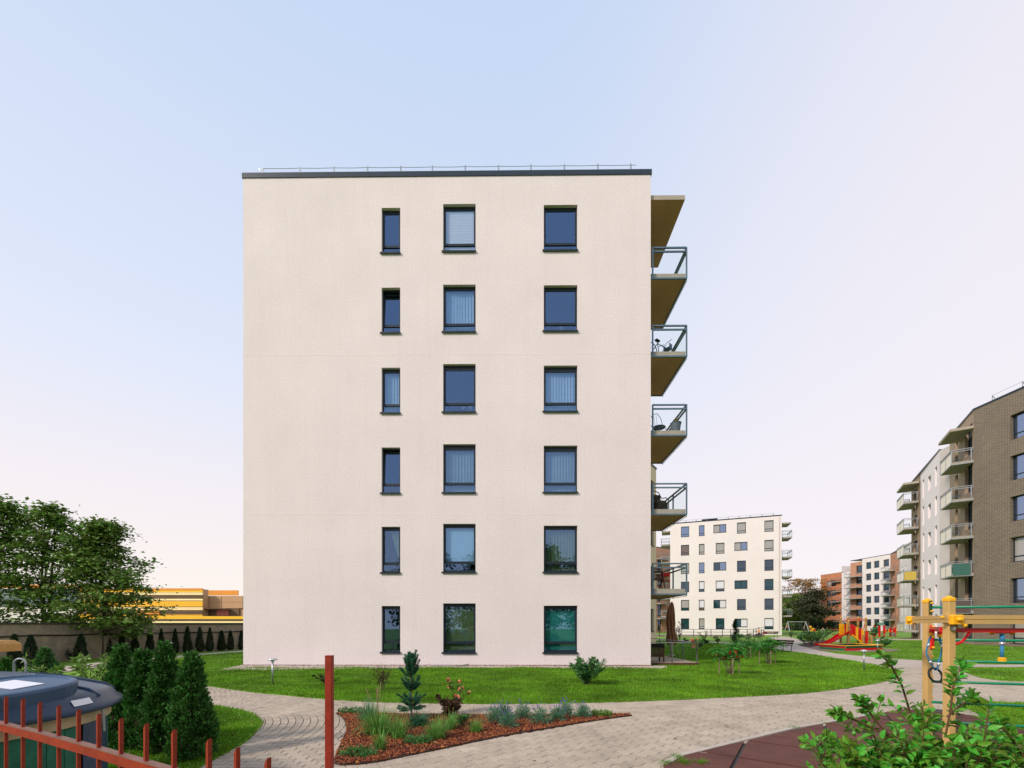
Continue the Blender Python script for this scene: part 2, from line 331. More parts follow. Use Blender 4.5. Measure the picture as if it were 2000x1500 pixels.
def leaves6(P, D, N, Ln, Wd):      # fuller leaf: 8 corners folded along the midrib and drooping
    P = np.asarray(P); D = unit(D); N = unit(N-D*np.sum(N*D, -1, keepdims=True)); S = np.cross(D, N); Ln = np.asarray(Ln).reshape(-1, 1); Wd = np.asarray(Wd).reshape(-1, 1)
    def pt(a, b, c): return P+D*Ln*a+S*Wd*b+N*Ln*c
    V = np.stack([pt(0, 0, 0), pt(.22, .38, .10), pt(.5, .5, .12), pt(.8, .25, .02), pt(1, 0, -.12), pt(.8, -.25, .02), pt(.5, -.5, .12), pt(.22, -.38, .10), pt(.3, 0, .02), pt(.62, 0, .0)], 1)
    q = np.array([[0, 1, 8, 7], [1, 2, 9, 8], [2, 3, 4, 9], [7, 8, 9, 6], [6, 9, 4, 5]])
    Fc = (np.arange(len(P))[:, None, None]*10+q[None]).reshape(-1, 4); return V.reshape(-1, 3), Fc
def join(parts):
    Vs = []; Fs = []; n = 0
    for V, Fc in parts: Vs.append(V); Fs.append(Fc+n); n += len(V)
    return np.concatenate(Vs), np.concatenate(Fs)
def rnd_dir(n, zbias=0.0, zs=1.0):
    d = rng.normal(size=(n, 3)); d[:, 2] = d[:, 2]*zs+zbias; return unit(d)
def ribbons(P, D0, droop, Ln, Wd, seg=4):   # arching grass blades
    n = len(P); D0 = unit(D0); side = unit(np.cross(D0, np.array([0, 0, 1.0]))+1e-4); Ln = np.asarray(Ln).reshape(-1, 1); rows = []
    for k in range(seg+1):
        t = k/seg; c = P+D0*Ln*t+np.array([0, 0, -1.0])*(droop.reshape(-1, 1)*Ln*t*t); w = Wd*(1-t*.92)/2
        rows.append(np.stack([c-side*w, c+side*w], 1))
    V = np.stack(rows, 1).reshape(n, -1, 3); q = np.array([[2*k, 2*k+1, 2*k+3, 2*k+2] for k in range(seg)])
    Fc = (np.arange(n)[:, None, None]*(2*(seg+1))+q[None]).reshape(-1, 4); return V.reshape(-1, 3), Fc
# ------------------------------------------------------------ ground and paths
ground_m = mat('ground_grass', (.115, .23, .015), .9, .3, .35, fine=(9, .22), bump=.5, bs=30)
g = MB(); g.box(-900, 900, -120, 1500, -1.0, 0.0); tag(g.build('ground', ground_m), kind='structure')
main_lawn = Gs([(400, 1342), (485, 1355), (565, 1362.5), (635, 1369), (700, 1374), (775, 1376.5), (900, 1378.5), (1025, 1379), (1137, 1377), (1240, 1374), (1350, 1369.5), (1416, 1366), (1560, 1359), (1646, 1349), (1718, 1337), (1752, 1327), (1760, 1318), (1750, 1311), (1718, 1303), (1670, 1294), (1598, 1281.5), (1560, 1276), (1525, 1271), (1496, 1266), (1467, 1261.5), (1400, 1257), (1336, 1253), (1283, 1251.3)]) + [(7, 36), (-9, 38), (-13.5, 33), (-14.6, 26), (-15.3, 19.5), (-13, 14.5), (-10, 12.1)]
small_lawn = Gs([(415, 1382), (460, 1389), (495, 1399), (510, 1411), (512, 1420), (502, 1431), (485, 1452), (450, 1472), (415, 1492), (398, 1502)]) + [(-3.22, 3.2), (-3.3, 1.0), (-9, 1.0), (-13.5, 5), (-13.2, 8.2), (-8, 8.35)]
bed = Gs([(652, 1395), (668, 1405), (674, 1415), (678, 1430), (671, 1447), (664, 1462), (655, 1482), (648, 1502), (717, 1500), (800, 1482), (900, 1461.5), (950, 1449.5), (1057, 1430.5), (1162, 1412.5), (1257, 1399.3), (1145, 1400.5), (1025, 1401), (900, 1401.5), (780, 1399.5)])
lawn_tri = Gs([(1868, 1306), (1893, 1320), (1934, 1331), (2000, 1334.5)]) + [(17, 11.8), (22, 15.2), (15.5, 15.2)] + Gs([(1950, 1306)])
lawn_low = Gs([(1866, 1379), (1880, 1377), (1930, 1376), (2000, 1378)]) + [(10.5, 8.4), (10.5, 4.2), (6.8, 4.6), (7.2, 6.2)]
rubber_poly = Gs([(1332, 1482), (1440, 1455.2), (1550, 1428), (1608, 1418), (1646, 1411), (1720, 1397)]) + [(7.0, 7.75), (7.9, 7.9), (7.3, 6.2), (6.9, 4.9), (9, 4.6), (9, 2.2), (0.75, 2.2)] + Gs([(1296, 1500), (1312, 1490)])
tuft_patch = Gs([(1300, 1500), (1316, 1489), (1336, 1483), (1372, 1500)])
paving = [(-13, 8.0), (-13, 11.4), (-10, 12.5)] + Gs([(400, 1338)]) + [(-4, 13), (12, 17)] + Gs([(1670, 1290), (1600, 1279)]) + Gs([(1634, 1278), (1718, 1286), (1800, 1291.5), (1864, 1297)]) + [(24, 17), (24, 11), (10.2, 9), (6, 7.6), (5, 2.0), (-3.6, 2.0), (-3.9, 8.0)]
paving = [(-13.6, 7.9), (-13.6, 11.6), (-9, 13)] + [(-2, 14), (6, 15), (11.5, 17), (12.8, 18.5), (15.0, 21.6)] + Gs([(1598, 1271.5), (1634, 1278), (1718, 1286), (1800, 1291.5), (1864, 1297), (1930, 1299.5), (2000, 1299.5)]) + [(26, 16.4), (26, 10.5), (12, 9.6), (10, 7), (6, 5), (5, 1.5), (-4.5, 1.5), (-4.5, 7)]
pav = slab('path', paving, .0, .012, joint_m, kind='structure'); 
far_poly = Gs([(1600, 1281.5), (1560, 1276), (1525, 1271), (1518, 1266.5), (1522, 1258), (1512, 1251), (1502, 1247), (1504.5, 1245.5), (1527, 1243.3), (1545, 1245), (1570, 1252.6), (1600, 1251.8), (1645, 1251.6), (1645, 1253), (1600, 1254.5), (1571, 1256), (1556, 1259), (1562, 1262), (1588, 1268.7), (1600, 1271.5)])
slab('far_path', far_poly, 0, .026, path_far, kind='structure')
slab('terrace_path', Gs([(1283, 1249.2), (1336, 1250.7), (1400, 1254.6), (1467, 1259.3), (1520, 1266), (1520, 1270), (1467, 1262), (1400, 1257.6), (1336, 1253.5), (1283, 1251.8)])+[(5, 43), (5, 46)], 0, .022, path_far, kind='structure')
slab('rear_path', Gs([(1700, 1248.2), (2000, 1249.2), (2100, 1249.6), (2100, 1251.3), (2000, 1251), (1700, 1249.8)]), 0, .03, path_far, kind='structure')
slab('left_path', [(-14.0, 11.0), (-15.9, 14), (-16.6, 18), (-16.2, 22), (-15.6, 26.5), (-14.5, 31), (-10, 37), (-9.2, 36.3), (-13.6, 30.7), (-14.7, 26), (-15.2, 22), (-15.5, 18), (-14.4, 14), (-13, 11)], 0, .03, path_far, kind='structure')
slab('playground_sand', Gs([(1564, 1262.5), (1600, 1260.5), (1640, 1260.5), (1720, 1267), (1760, 1270), (1742, 1272.6), (1690, 1273), (1600, 1270.5), (1575, 1267)]), 0, .02, mat('play_surface', (.20, .145, .115), .95, .2, 2, fine=(30, .15)), kind='structure')
lawn_polys = [('lawn', smooth(main_lawn, 2)), ('corner_lawn', smooth(small_lawn, 2)), ('side_lawn', smooth(lawn_tri, 2)), ('play_lawn', smooth(lawn_low, 2))]
for nm, p in lawn_polys: slab(nm, p, 0, .046, ground_m, kind='structure')
bedp = smooth(bed, 1); bed_o = slab('planting_bed', bedp, 0, .05, soil, kind='structure')
slab('verge', tuft_patch, .0, .04, soil, kind='structure')

# pavers: interlocking blocks on the wide path, setts in rings round the corner lawn
covers = [p for _, p in lawn_polys]+[bedp, rubber_poly]
seam = [G(1257, 1399), G(1320, 1388), G(1400, 1374), G(1480, 1362), G(1560, 1358)]
def behaton():
    a, b, c, e_ = .0965, .0785, .013, .018   # half length, mean half width, swing of the edge, run of the slope
    P = [(-a, -b-c), (-a/2-e_, -b-c), (-a/2+e_, -b+c), (a/2-e_, -b+c), (a/2+e_, -b-c), (a, -b-c), (a, b+c), (a/2+e_, b+c), (a/2-e_, b-c), (-a/2+e_, b-c), (-a/2-e_, b+c), (-a, b+c)]
    return P
def block_mesh(P, h=.024, ch=.006):
    mb = MB(); n = len(P); Pi = [(x*(1-ch/.1), y*(1-ch/.08)) for x, y in P]
    mb.v = [(x, y, 0) for x, y in P]+[(x, y, h-ch*.6) for x, y in P]+[(x, y, h) for x, y in Pi]
    for r in range(2):
        for i in range(n): mb.f.append((r*n+i, r*n+(i+1) % n, r*n+n+(i+1) % n, r*n+n+i))
    mb.f.append(tuple(2*n+i for i in range(n))); mb.mi = [0]*len(mb.f); return mb
def in_covers(C, grow=0):
    m = np.zeros(len(C), bool)
    for p in covers:
        q = np.ones(len(C), bool)
        for k in range(6): q &= pip(np.asarray(C)+np.array([math.cos(k*PI/3), math.sin(k*PI/3)])*(.02 if p is rubber_poly else .13), p)
        m |= q
    return m
def lay(name, spots, shp, m, keep, label_stuff):
    """spots: (x, y, angle) ; nearest `keep` become single parts of the path, the rest one joined part"""
    spots = sorted(spots, key=lambda s: s[0]**2+s[1]**2)
    me = block_mesh(shp).mesh(name, m); base = np.array([v.co[:] for v in me.vertices])
    for x, y, a in spots[:keep]:
        o = ob(name, me, pav, (x, y, .010+random.uniform(-.0015, .0015)), a); o.rotation_euler = (random.uniform(-.012, .012), random.uniform(-.012, .012), a)
    S = np.array(spots[keep:]); n = len(S)
    if n:
        c, s = np.cos(S[:, 2]), np.sin(S[:, 2]); X = base[None, :, 0]*c[:, None]-base[None, :, 1]*s[:, None]+S[:, 0:1]; Y = base[None, :, 0]*s[:, None]+base[None, :, 1]*c[:, None]+S[:, 1:2]
        tl = rng.normal(0, .008, (n, 2)); Z = base[None, :, 2]+.010+rng.uniform(-.0012, .0012, (n, 1))+base[None, :, 0]*tl[:, :1]+base[None, :, 1]*tl[:, 1:]
        V = np.stack([X, Y, Z], -1).reshape(-1, 3).tolist(); mb = MB(); nb = len(base); fs = [tuple(p.vertices) for p in me.polygons]
        mb.v = V; mb.f = [tuple(i+k*nb for i in f) for k in range(n) for f in fs]; mb.mi = [0]*len(mb.f)
        tag(mb.build(name+'_field', m, pav), kind='stuff')
def seam_y(x):
    for (x0, y0), (x1, y1) in zip(seam, seam[1:]):
        if x0 <= x <= x1: return y0+(y1-y0)*(x-x0)/(x1-x0)
    return None
ang = math.atan2(bed[14][1]-bed[9][1], bed[14][0]-bed[9][0])
ux, uy = math.cos(ang), math.sin(ang); cand = []
ox, oy = G(717, 1500)
for j in range(-70, 60):
    for i in range(-60, 100):
        u = (i+.5*(j % 2))*.2; v = j*.165-.09; cand.append((ox+u*ux-v*uy, oy+u*uy+v*ux, ang))
C = np.array(cand)[:, :2]; ok = pip(C, paving) & ~in_covers(C)
# the wide path lies right of the bed and below the seam
def wide(x, y):
    if y > 15.6: return False
    if x < -1.2 and y > 4: return (y-oy) < (x-ox)*math.tan(ang)+.16
    if x < 2.26: return (y-oy) < (x-ox)*math.tan(ang)+.16
    s = seam_y(x)
    if s is not None: return y < s
    if x > 7.9 and y < 11.5: return math.hypot(x-8.3, y-6.3) > 4.2
    return x >= seam[-1][0]
lay('paver', [c for c, o in zip(cand, ok) if o and wide(c[0], c[1])], behaton(), paver_m, 290, None)
cc = (-5.62, 5.75); setts = []
r = 1.9
while r < 9.5:
    nseg = int(2*PI*r/.105); off = random.random()
    for k in range(nseg):
        a = 2*PI*(k+off)/nseg
        if -.0 <= a <= PI*.62 :
            x, y = cc[0]+r*math.cos(a), cc[1]+r*math.sin(a)
            if x < .2: setts.append((x, y, a+PI/2))
    r += .105
for j in range(34):
    for i in range(16):
        x = cc[0]+1.9+i*.2+(.1 if j % 2 else 0); y = cc[1]-.06-j*.105; setts.append((x, y, 9.0))
# straight rows between the bed and the lawn, left path end
for j in range(0, 60):
    for i in range(0, 60):
        x = .2+i*.2+(.1 if j % 2 else 0); y = 6.6+j*.105; setts.append((x, y, 0.03))
r = 4.2
cr = (8.3, 6.3)
for q in range(0, 36):
    r = 1.2+q*.105
    if r > 4.15: break
for q in range(0, 42):
    r = 4.15-q*.105
    if r < .8: break
    nseg = int(2*PI*r/.2)
    for k in range(nseg): a = 2*PI*k/nseg; setts.append((cr[0]+r*math.cos(a), cr[1]+r*math.sin(a), a+PI/2))
for j in range(0, 50):
    for i in range(0, 70):
        x = -13.4+i*.2+(.1 if j % 2 else 0); y = 7.9+j*.105
        if math.atan2(y-cc[1], x-cc[0]) > PI*.62: setts.append((x, y, 0))
C = np.array(setts)[:, :2]; ok = pip(C, paving) & ~in_covers(C)
setts = [c for c, o in zip(setts, ok) if o and not wide(c[0], c[1]) and c[1] < 15.6]
half = [s for s in setts if s[2] != 9.0 and math.atan2(s[1]-cc[1], s[0]-cc[0]) <= PI*.62 and s[0] < .2]
setts = [(s[0], s[1], 0 if s[2] == 9.0 else s[2]) for s in setts if s not in set(half)]
lay('sett', half, [(-.0475, -.0478), (.0475, -.0478), (.0475, .0478), (-.0475, .0478)], sett_m, 290, None)
sp_ = [(-.096, -.0475), (.096, -.0475), (.096, .0475), (-.096, .0475)]
lay('long_sett', setts, sp_, sett_m, 120, None)
# beyond the pieces one can tell apart the surface takes over
rest = [(6.2, 15.6), (10, 15.6), (26.5, 15.6)]
slab('path_surface', [(9.6, 15.6), (11.5, 17), (12.8, 18.5), (15.0, 21.6)] + Gs([(1598, 1271.5), (1634, 1278), (1718, 1286), (1800, 1291.5), (1864, 1297), (1930, 1299.5), (2000, 1299.5)]) + [(26, 16.4), (26, 15.6)], .012, .03, path_far, pav)
sm_ = MB()
for (x0, y0), (x1, y1) in zip(seam, seam[1:]): sm_.bar((x0, y0+.03, .020), (x1, y1+.03, .020), .22, .022)
sm_.build('cut_block', paver_m, pav)
# kerbs
def kerb(name, pts, w=.055, z=.045, parent=pav):
    mb = MB()
    for (a, b) in zip(pts, pts[1:]): mb.bar((a[0], a[1], z-.04), (b[0], b[1], z-.04), w, .08)
    return mb.build(name, kerb_m, parent)
0 and kerb('kerb', Gs([(655, 1505), (717, 1500), (800, 1482), (900, 1461.5), (950, 1449.5), (1057, 1430.5), (1162, 1412.5), (1257, 1399.3)]), .03, .034)
0 and kerb('kerb', Gs([(1257, 1399), (1320, 1388), (1400, 1374), (1440, 1366)]), .02, .031)
kerb('kerb', Gs([(1296, 1500), (1332, 1481), (1440, 1454), (1550, 1427), (1608, 1417), (1646, 1410), (1720, 1396)]), .07, .05)
# rubber safety tiles
tiles = thing('safety_surface', 'dark red rubber safety surface of square tiles beside the paved path', 'rubber surface', (0, 0, 0)); tiles['kind'] = 'structure'
del tiles['category']; del tiles['label']
slab('tile_bed', rubber_poly, 0, .016, black, tiles)
d1 = Vector((.561, .828)); d2 = Vector((.828, -.561)); P0 = Vector(G(1614, 1443)); S_ = .87
def clip(poly, clipp):
    def cross(a, b, p): return (b[0]-a[0])*(p[1]-a[1])-(b[1]-a[1])*(p[0]-a[0])
    out = poly
    ar = sum(clipp[i-1][0]*clipp[i][1]-clipp[i][0]*clipp[i-1][1] for i in range(len(clipp)))
    cp = clipp if ar > 0 else clipp[::-1]
    for i in range(len(cp)):
        a, b = cp[i-1], cp[i]; inp = out; out = []
        for k in range(len(inp)):
            p, q = inp[k-1], inp[k]; cpv, cq = cross(a, b, p), cross(a, b, q)
            if cq >= 0:
                if cpv < 0: t = cpv/(cpv-cq); out.append((p[0]+(q[0]-p[0])*t, p[1]+(q[1]-p[1])*t))
                out.append(q)
            elif cpv >= 0: t = cpv/(cpv-cq); out.append((p[0]+(q[0]-p[0])*t, p[1]+(q[1]-p[1])*t))
        if not out: return []
    return out
hp = [p for p in Gs([(1296, 1500), (1332, 1482), (1440, 1455.2), (1550, 1428), (1608, 1418), (1646, 1411), (1720, 1397), (1800, 1386), (1850, 1383)])]
convex = [(0.75, 2.2), G(1296, 1500), G(1332, 1482), G(1608, 1418), (7.0, 7.75), (8.2, 6.6), (9, 4.6), (9, 2.2)]
for i in range(-6, 5):
    for j in range(-5, 7):
        for hh in (0, 1):
            gap = .024 if hh else .006; a = P0+d1*(i*S_+hh*S_/2)+d2*(j*S_); w1 = S_/2; w2 = S_
            q = [a+d1*((.006 if hh else .024))+d2*.020, a+d1*(w1-gap)+d2*.020, a+d1*(w1-gap)+d2*(w2-.020), a+d1*((.006 if hh else .024))+d2*(w2-.020)]
            pl = clip([tuple(v) for v in q], rubber_poly if False else convex)
            if len(pl) < 3 or abs(sum(pl[k-1][0]*pl[k][1]-pl[k][0]*pl[k-1][1] for k in range(len(pl)))) < .01: continue
            z = .042+random.uniform(-.002, .002); o = slab('rubber_tile', pl, .016, z, rubber, tiles)

# grass blades on the near lawns
def blades(poly, dens_fn, hmin, hmax, name, z0=.046, holes=()):
    xs = [p[0] for p in poly]; ys = [p[1] for p in poly]; x0, x1, y0, y1 = min(xs), max(xs), min(ys), min(max(ys), 46)
    N = int((x1-x0)*(y1-y0)*dens_fn[0]); P = np.stack([rng.uniform(x0, x1, N), rng.uniform(y0, y1, N)], 1)
    d = np.hypot(P[:, 0], P[:, 1]); keep = rng.random(N) < np.clip((dens_fn[1]/np.maximum(d, .1))**2, 0, 1); vis = np.abs(P[:, 0]) < P[:, 1]*1.25+.3; P = P[keep & vis]; d = d[keep & vis]
    m = pip(P, poly)
    for h in holes: m &= ~pip(P, h)
    P = P[m]; d = d[m]; n = len(P); P = P+rng.normal(0, .022, (n, 2))
    clump = .75+.5*np.sin(P[:, 0]*2.1+np.sin(P[:, 1]*1.7)*2)*np.sin(P[:, 1]*2.6)
    h = rng.uniform(hmin, hmax, n)*clump.clip(.6, 1.25); w = .0035+.0006*d; a = rng.uniform(0, 2*PI, n); lean = rng.uniform(0, .9, n)*h; b = rng.uniform(0, 2*PI, n)
    base = np.column_stack([P, np.full(n, z0-.004)]); sd = np.column_stack([np.cos(a), np.sin(a), np.zeros(n)])*w[:, None]
    tip = base+np.column_stack([np.cos(b)*lean, np.sin(b)*lean, h]); V = np.stack([base-sd, base+sd, tip], 1).reshape(-1, 3)
    return tag(npmesh(name, V, np.arange(3*n), grass_b, k=3), 'short green mown grass blades of the '+name.replace('_', ' '), 'grass', kind='stuff')
bldg_hole = [(-9.9, 15.1), (5.4, 15.1), (5.4, 16.0), (7.0, 16.0), (7.0, 20.9), (5.2, 20.9), (5.2, 29), (-9.9, 29)]
sand_hole = Gs([(1555, 1259), (1600, 1258), (1640, 1258), (1720, 1262), (1765, 1270), (1742, 1273.6), (1690, 1274), (1600, 1271.5)])
blades(lawn_polys[0][1], (2600, 9.5), .035, .07, 'lawn_grass', holes=[bldg_hole])
blades(lawn_polys[1][1], (5200, 6.0), .03, .075, 'corner_lawn_grass')
blades(lawn_polys[2][1], (2000, 10.0), .03, .06, 'side_lawn_grass')
blades(lawn_polys[3][1], (3800, 8.0), .03, .07, 'play_lawn_grass')
backl = Gs([(1612, 1271.8), (1634, 1275.5), (1718, 1283.5), (1800, 1289), (1864, 1294.5), (1950, 1297.5), (2090, 1298), (2090, 1256), (1900, 1252.2), (1660, 1251.2), (1640, 1258)])
blades(backl, (1400, 11.0), .03, .06, 'rear_lawn_grass', z0=.0, holes=[sand_hole])
# bark chips
n = 12000; bx = [p[0] for p in bedp]; by = [p[1] for p in bedp]; P = np.stack([rng.uniform(min(bx), max(bx), n*3), rng.uniform(min(by), max(by), n*3)], 1); P = P[pip(P, bedp)][:n]; n = len(P)
a = rng.uniform(0, 2*PI, n); Ln = rng.uniform(.014, .042, n); Wd = Ln*rng.uniform(.25, .5, n); tl = rng.normal(0, .35, (n, 2)); c, s = np.cos(a), np.sin(a)
cor = np.array([(-.5, -.4), (.5, -.5), (.42, .5), (-.5, .4)]); Vs = []
for zz in (0, .006):
    for q in cor:
        lx, ly = q[0]*Ln, q[1]*Wd; Vs.append(np.column_stack([P[:, 0]+lx*c-ly*s, P[:, 1]+lx*s+ly*c, .056+zz+lx*tl[:, 0]+ly*tl[:, 1]+rng.uniform(0, .004, n)]))
V = np.stack(Vs, 1); q = np.array([[4, 5, 6, 7], [0, 1, 5, 4], [1, 2, 6, 5], [2, 3, 7, 6], [3, 0, 4, 7]]); Fc = (np.arange(n)[:, None, None]*8+q[None]).reshape(-1, 4)
tag(npmesh('bark_mulch', V, Fc, chips), 'red brown bark chips covering the planting bed', 'mulch', kind='stuff')
# pebble strip at the foot of the pale block
grav = Gs([(430, 1310.5), (475, 1303.5), (600, 1303), (1000, 1303), (1300, 1303), (1303, 1308), (1100, 1309), (900, 1309), (600, 1311), (500, 1311.5)]); grav = [G(428, 1312)]+[(-9.9, 15.95), (5.5, 15.6)]+Gs([(1304, 1307), (1290, 1309), (1190, 1308.5), (920, 1307), (600, 1310), (480, 1312.5)])
slab('gravel_bed', grav, 0, .05, mat('gravel_base', (.22, .18, .15), .95, .3, 20), kind='structure')
n = 9000; P = np.stack([rng.uniform(-11.2, 5.6, n*2), rng.uniform(14.2, 16, n*2)], 1); P = P[pip(P, grav)][:n]; n = len(P); rr = rng.uniform(.012, .03, n)
oc = np.array([(1, 0, 0), (0, 1, 0), (-1, 0, 0), (0, -1, 0), (0, 0, .8), (0, 0, -.8)]); V = np.column_stack([P, np.full(n, .056)])[:, None, :]+oc[None]*rr[:, None, None]*rng.uniform(.7, 1.2, (n, 6, 1))
q = np.array([[0, 1, 4], [1, 2, 4], [2, 3, 4], [3, 0, 4]]); Fc = (np.arange(n)[:, None, None]*6+q[None]).reshape(-1, 3)
tag(npmesh('gravel', V, Fc, gravel_m, k=3), 'pale pebbles along the foot of the pale block', 'gravel', kind='stuff')

# ------------------------------------------------------------ buildings
def wall_mesh(name, W, H, holes, depth, m, z0=0, reveal_m=None):
    """wall in local x (along), y (inwards), z (up); holes (u, z, w, h)"""
    xs = sorted(set([0, W]+[h[0] for h in holes]+[h[0]+h[2] for h in holes])); zs = sorted(set([z0, H]+[h[1] for h in holes]+[h[1]+h[3] for h in holes]))
    xs = [x for x in xs if 0 <= x <= W]; zs = [z for z in zs if z0 <= z <= H]
    mb = MB(); uv = []
    def inh(x, z): return any(h[0] < x < h[0]+h[2] and h[1] < z < h[1]+h[3] for h in holes)
    for i in range(len(xs)-1):
        for j in range(len(zs)-1):
            if inh((xs[i]+xs[i+1])/2, (zs[j]+zs[j+1])/2): continue
            mb.quad((xs[i], 0, zs[j]), (xs[i+1], 0, zs[j]), (xs[i+1], 0, zs[j+1]), (xs[i], 0, zs[j+1])); uv += [(xs[i], zs[j]), (xs[i+1], zs[j]), (xs[i+1], zs[j+1]), (xs[i], zs[j+1])]
    for u, z, w, h in holes:
        for a, b in (((u, z), (u, z+h)), ((u, z+h), (u+w, z+h)), ((u+w, z+h), (u+w, z)), ((u+w, z), (u, z))):
            mb.quad((a[0], 0, a[1]), (b[0], 0, b[1]), (b[0], depth, b[1]), (a[0], depth, a[1])); uv += [(a[0]+a[1]*0, a[1]), (b[0], b[1]), (b[0]+depth, b[1]), (a[0]+depth, a[1])]
    me = mb.mesh(name, m); ul = me.uv_layers.new(name='UVMap'); ul.data.foreach_set('uv', [c for t in uv for c in t]); return me
_wc = {}
def far_window(parent, loc, rz, w, h, kind='d', split='t', fm=anth, sill=True):
    """window part with frame bars; pane sub-parts. split: t transom low, v two leaves, n none"""
    key = ('f', round(w, 2), round(h, 2), split, fm.name, sill)
    t = .07 if w > .6 else .05
    if key not in _wc:
        mb = MB()
        mb.box(0, w, 0, .08, 0, t).box(0, w, 0, .08, h-t, h).box(0, t, .001, .079, t, h-t).box(w-t, w, .001, .079, t, h-t)
        if split == 't': mb.box(t, w-t, .002, .078, h*.22, h*.22+t)
        if split == 'v': mb.box(w/2-t/2, w/2+t/2, .002, .078, t, h-t)
        if sill: mb.box(-.02, w+.02, -.20, .002, -.03, .0)
        _wc[key] = mb.mesh('window', fm)
    o = ob('window', _wc[key], parent, loc, rz)
    pans = {'t': [(t, w-t, h*.22+t, h-t), (t, w-t, t, h*.22)], 'v': [(t, w/2-t/2, t, h-t), (w/2+t/2, w-t, t, h-t)], 'n': [(t, w-t, t, h-t)]}[split]
    gm_ = {'d': gl_far, 't': gl_teal, 'b': gl_blind, 'w': gl_white, 's': gl_sky, 'o': gl_warm}
    for i, (a, b, c, d) in enumerate(pans):
        k = kind[min(i, len(kind)-1)]; kk = ('p', round(b-a, 3), round(d-c, 3), k)
        if kk not in _wc: mb = MB(); mb.box(0, b-a, .035, .05, 0, d-c); _wc[kk] = mb.mesh('pane', gm_[k])
        ob('pane', _wc[kk], o, (a, 0, c))
    return o
def V2(p): return Vector((p[0], p[1], 0))
def facade(parent, p0, p1, H, m, wins=(), depth=.2, z0=0, name='wall', fm=anth):
    """wall from p0 to p1 (left to right seen from outside); wins (u, z, w, h, kind, split)"""
    base = V2(parent.location); a = V2(p0)-base; d = V2(p1)-V2(p0); W = d.length; rz = math.atan2(d.y, d.x)
    o = ob(name, wall_mesh(name, W, H, [x[:4] for x in wins], depth, m, z0), parent, a, rz)
    for x in wins:
        u, z, w, h, k, sp2 = x; q = a+Vector((math.cos(rz)*u-math.sin(rz)*(depth-.06), math.sin(rz)*u+math.cos(rz)*(depth-.06), z)); far_window(parent, q, rz, w, h, k, sp2, fm)
    return o
def roofpoly(parent, pts, z, m=anth2, th=.12, over=.05, name='roof'):
    base = V2(parent.location); c = sum((V2(p) for p in pts), Vector())/len(pts); P = []
    for p in pts: v = V2(p)-c; P.append(V2(p)+v.normalized()*over-base)
    a = sum(P[i-1].x*P[i].y-P[i].x*P[i-1].y for i in range(len(P)))
    if a < 0: P = P[::-1]
    mb = MB(); mb.poly([(p.x, p.y, z+th) for p in P]); mb.poly([(p.x, p.y, z-.01) for p in P[::-1]])
    for i in range(len(P)): a_, b_ = P[i-1], P[i]; mb.quad((a_.x, a_.y, z-.01), (b_.x, b_.y, z-.01), (b_.x, b_.y, z+th), (a_.x, a_.y, z+th))
    return mb.build(name, m, parent)
_bc = {}
def balcony(parent, p, ang, Lg, Pr, z, bays=2, style='glass', gm2=None, far=False, th=.2, rh=.92, slabm=None):
    """slab of length Lg along local x, sticking out Pr towards local -y; z is the slab's underside"""
    gm2 = gm2 or gl_balc; slabm = slabm or concrete
    base = V2(parent.location); q = V2(p)-base; q.z = z
    k = ('s', Lg, Pr, th, slabm.name)
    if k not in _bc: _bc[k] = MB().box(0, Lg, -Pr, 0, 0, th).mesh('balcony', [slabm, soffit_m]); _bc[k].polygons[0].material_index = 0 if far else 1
    o = ob('balcony', _bc[k], parent, q, ang)
    k = ('r', Lg, Pr, bays, th, rh, far)
    if k not in _bc:
        r_ = .028 if not far else .035; e_ = .03; mb = MB(); T = th+rh
        for zz in (T, T-.14): 
            mb.bar((-e_, -Pr-e_, zz), (Lg+e_, -Pr-e_, zz), 2*r_, .045); mb.bar((-e_, -Pr-e_+.002, zz), (-e_, -.12, zz-.001), 2*r_, .044); mb.bar((Lg+e_, -Pr-e_+.002, zz), (Lg+e_, -.0, zz-.001), 2*r_, .044)
        for zz in (.0,): mb.bar((-e_, -Pr-e_, zz), (Lg+e_, -Pr-e_, zz), .05, .05); mb.bar((-e_, -Pr-e_+.002, zz), (-e_, 0, zz), .05, .05); mb.bar((Lg+e_, -Pr-e_+.002, zz), (Lg+e_, 0, zz), .05, .05)
        for b in range(bays+1): mb.box(Lg*b/bays-.025-(e_ if b == 0 else -e_ if b == bays else 0), Lg*b/bays+.025-(e_ if b == 0 else -e_ if b == bays else 0), -Pr-e_-.022, -Pr-e_+.022, 0, T)
        for xx in (-e_, Lg+e_): mb.box(xx-.022, xx+.022, -.16, -.11, 0, T-.002)
        _bc[k] = mb.mesh('railing', railm if not far else steel)
    ob('railing', _bc[k], o)
    k = ('g', Lg, Pr, bays, th, rh, gm2.name)
    if k not in _bc:
        c_ = Lg/bays; _bc[k] = (MB().box(.05, c_-.05, -Pr-.034, -Pr-.024, .06, th+rh-.17).mesh('glass_panel', gm2), MB().box(-.034, -.024, -Pr+.04, -.18, .06, th+rh-.17).mesh('glass_panel', gm2))
    for b in range(bays): ob('glass_panel', _bc[k][0], o, (Lg*b/bays, 0, 0))
    ob('glass_panel', _bc[k][1], o); ob('glass_panel', _bc[k][1], o, (Lg+.058, 0, 0))
    return o

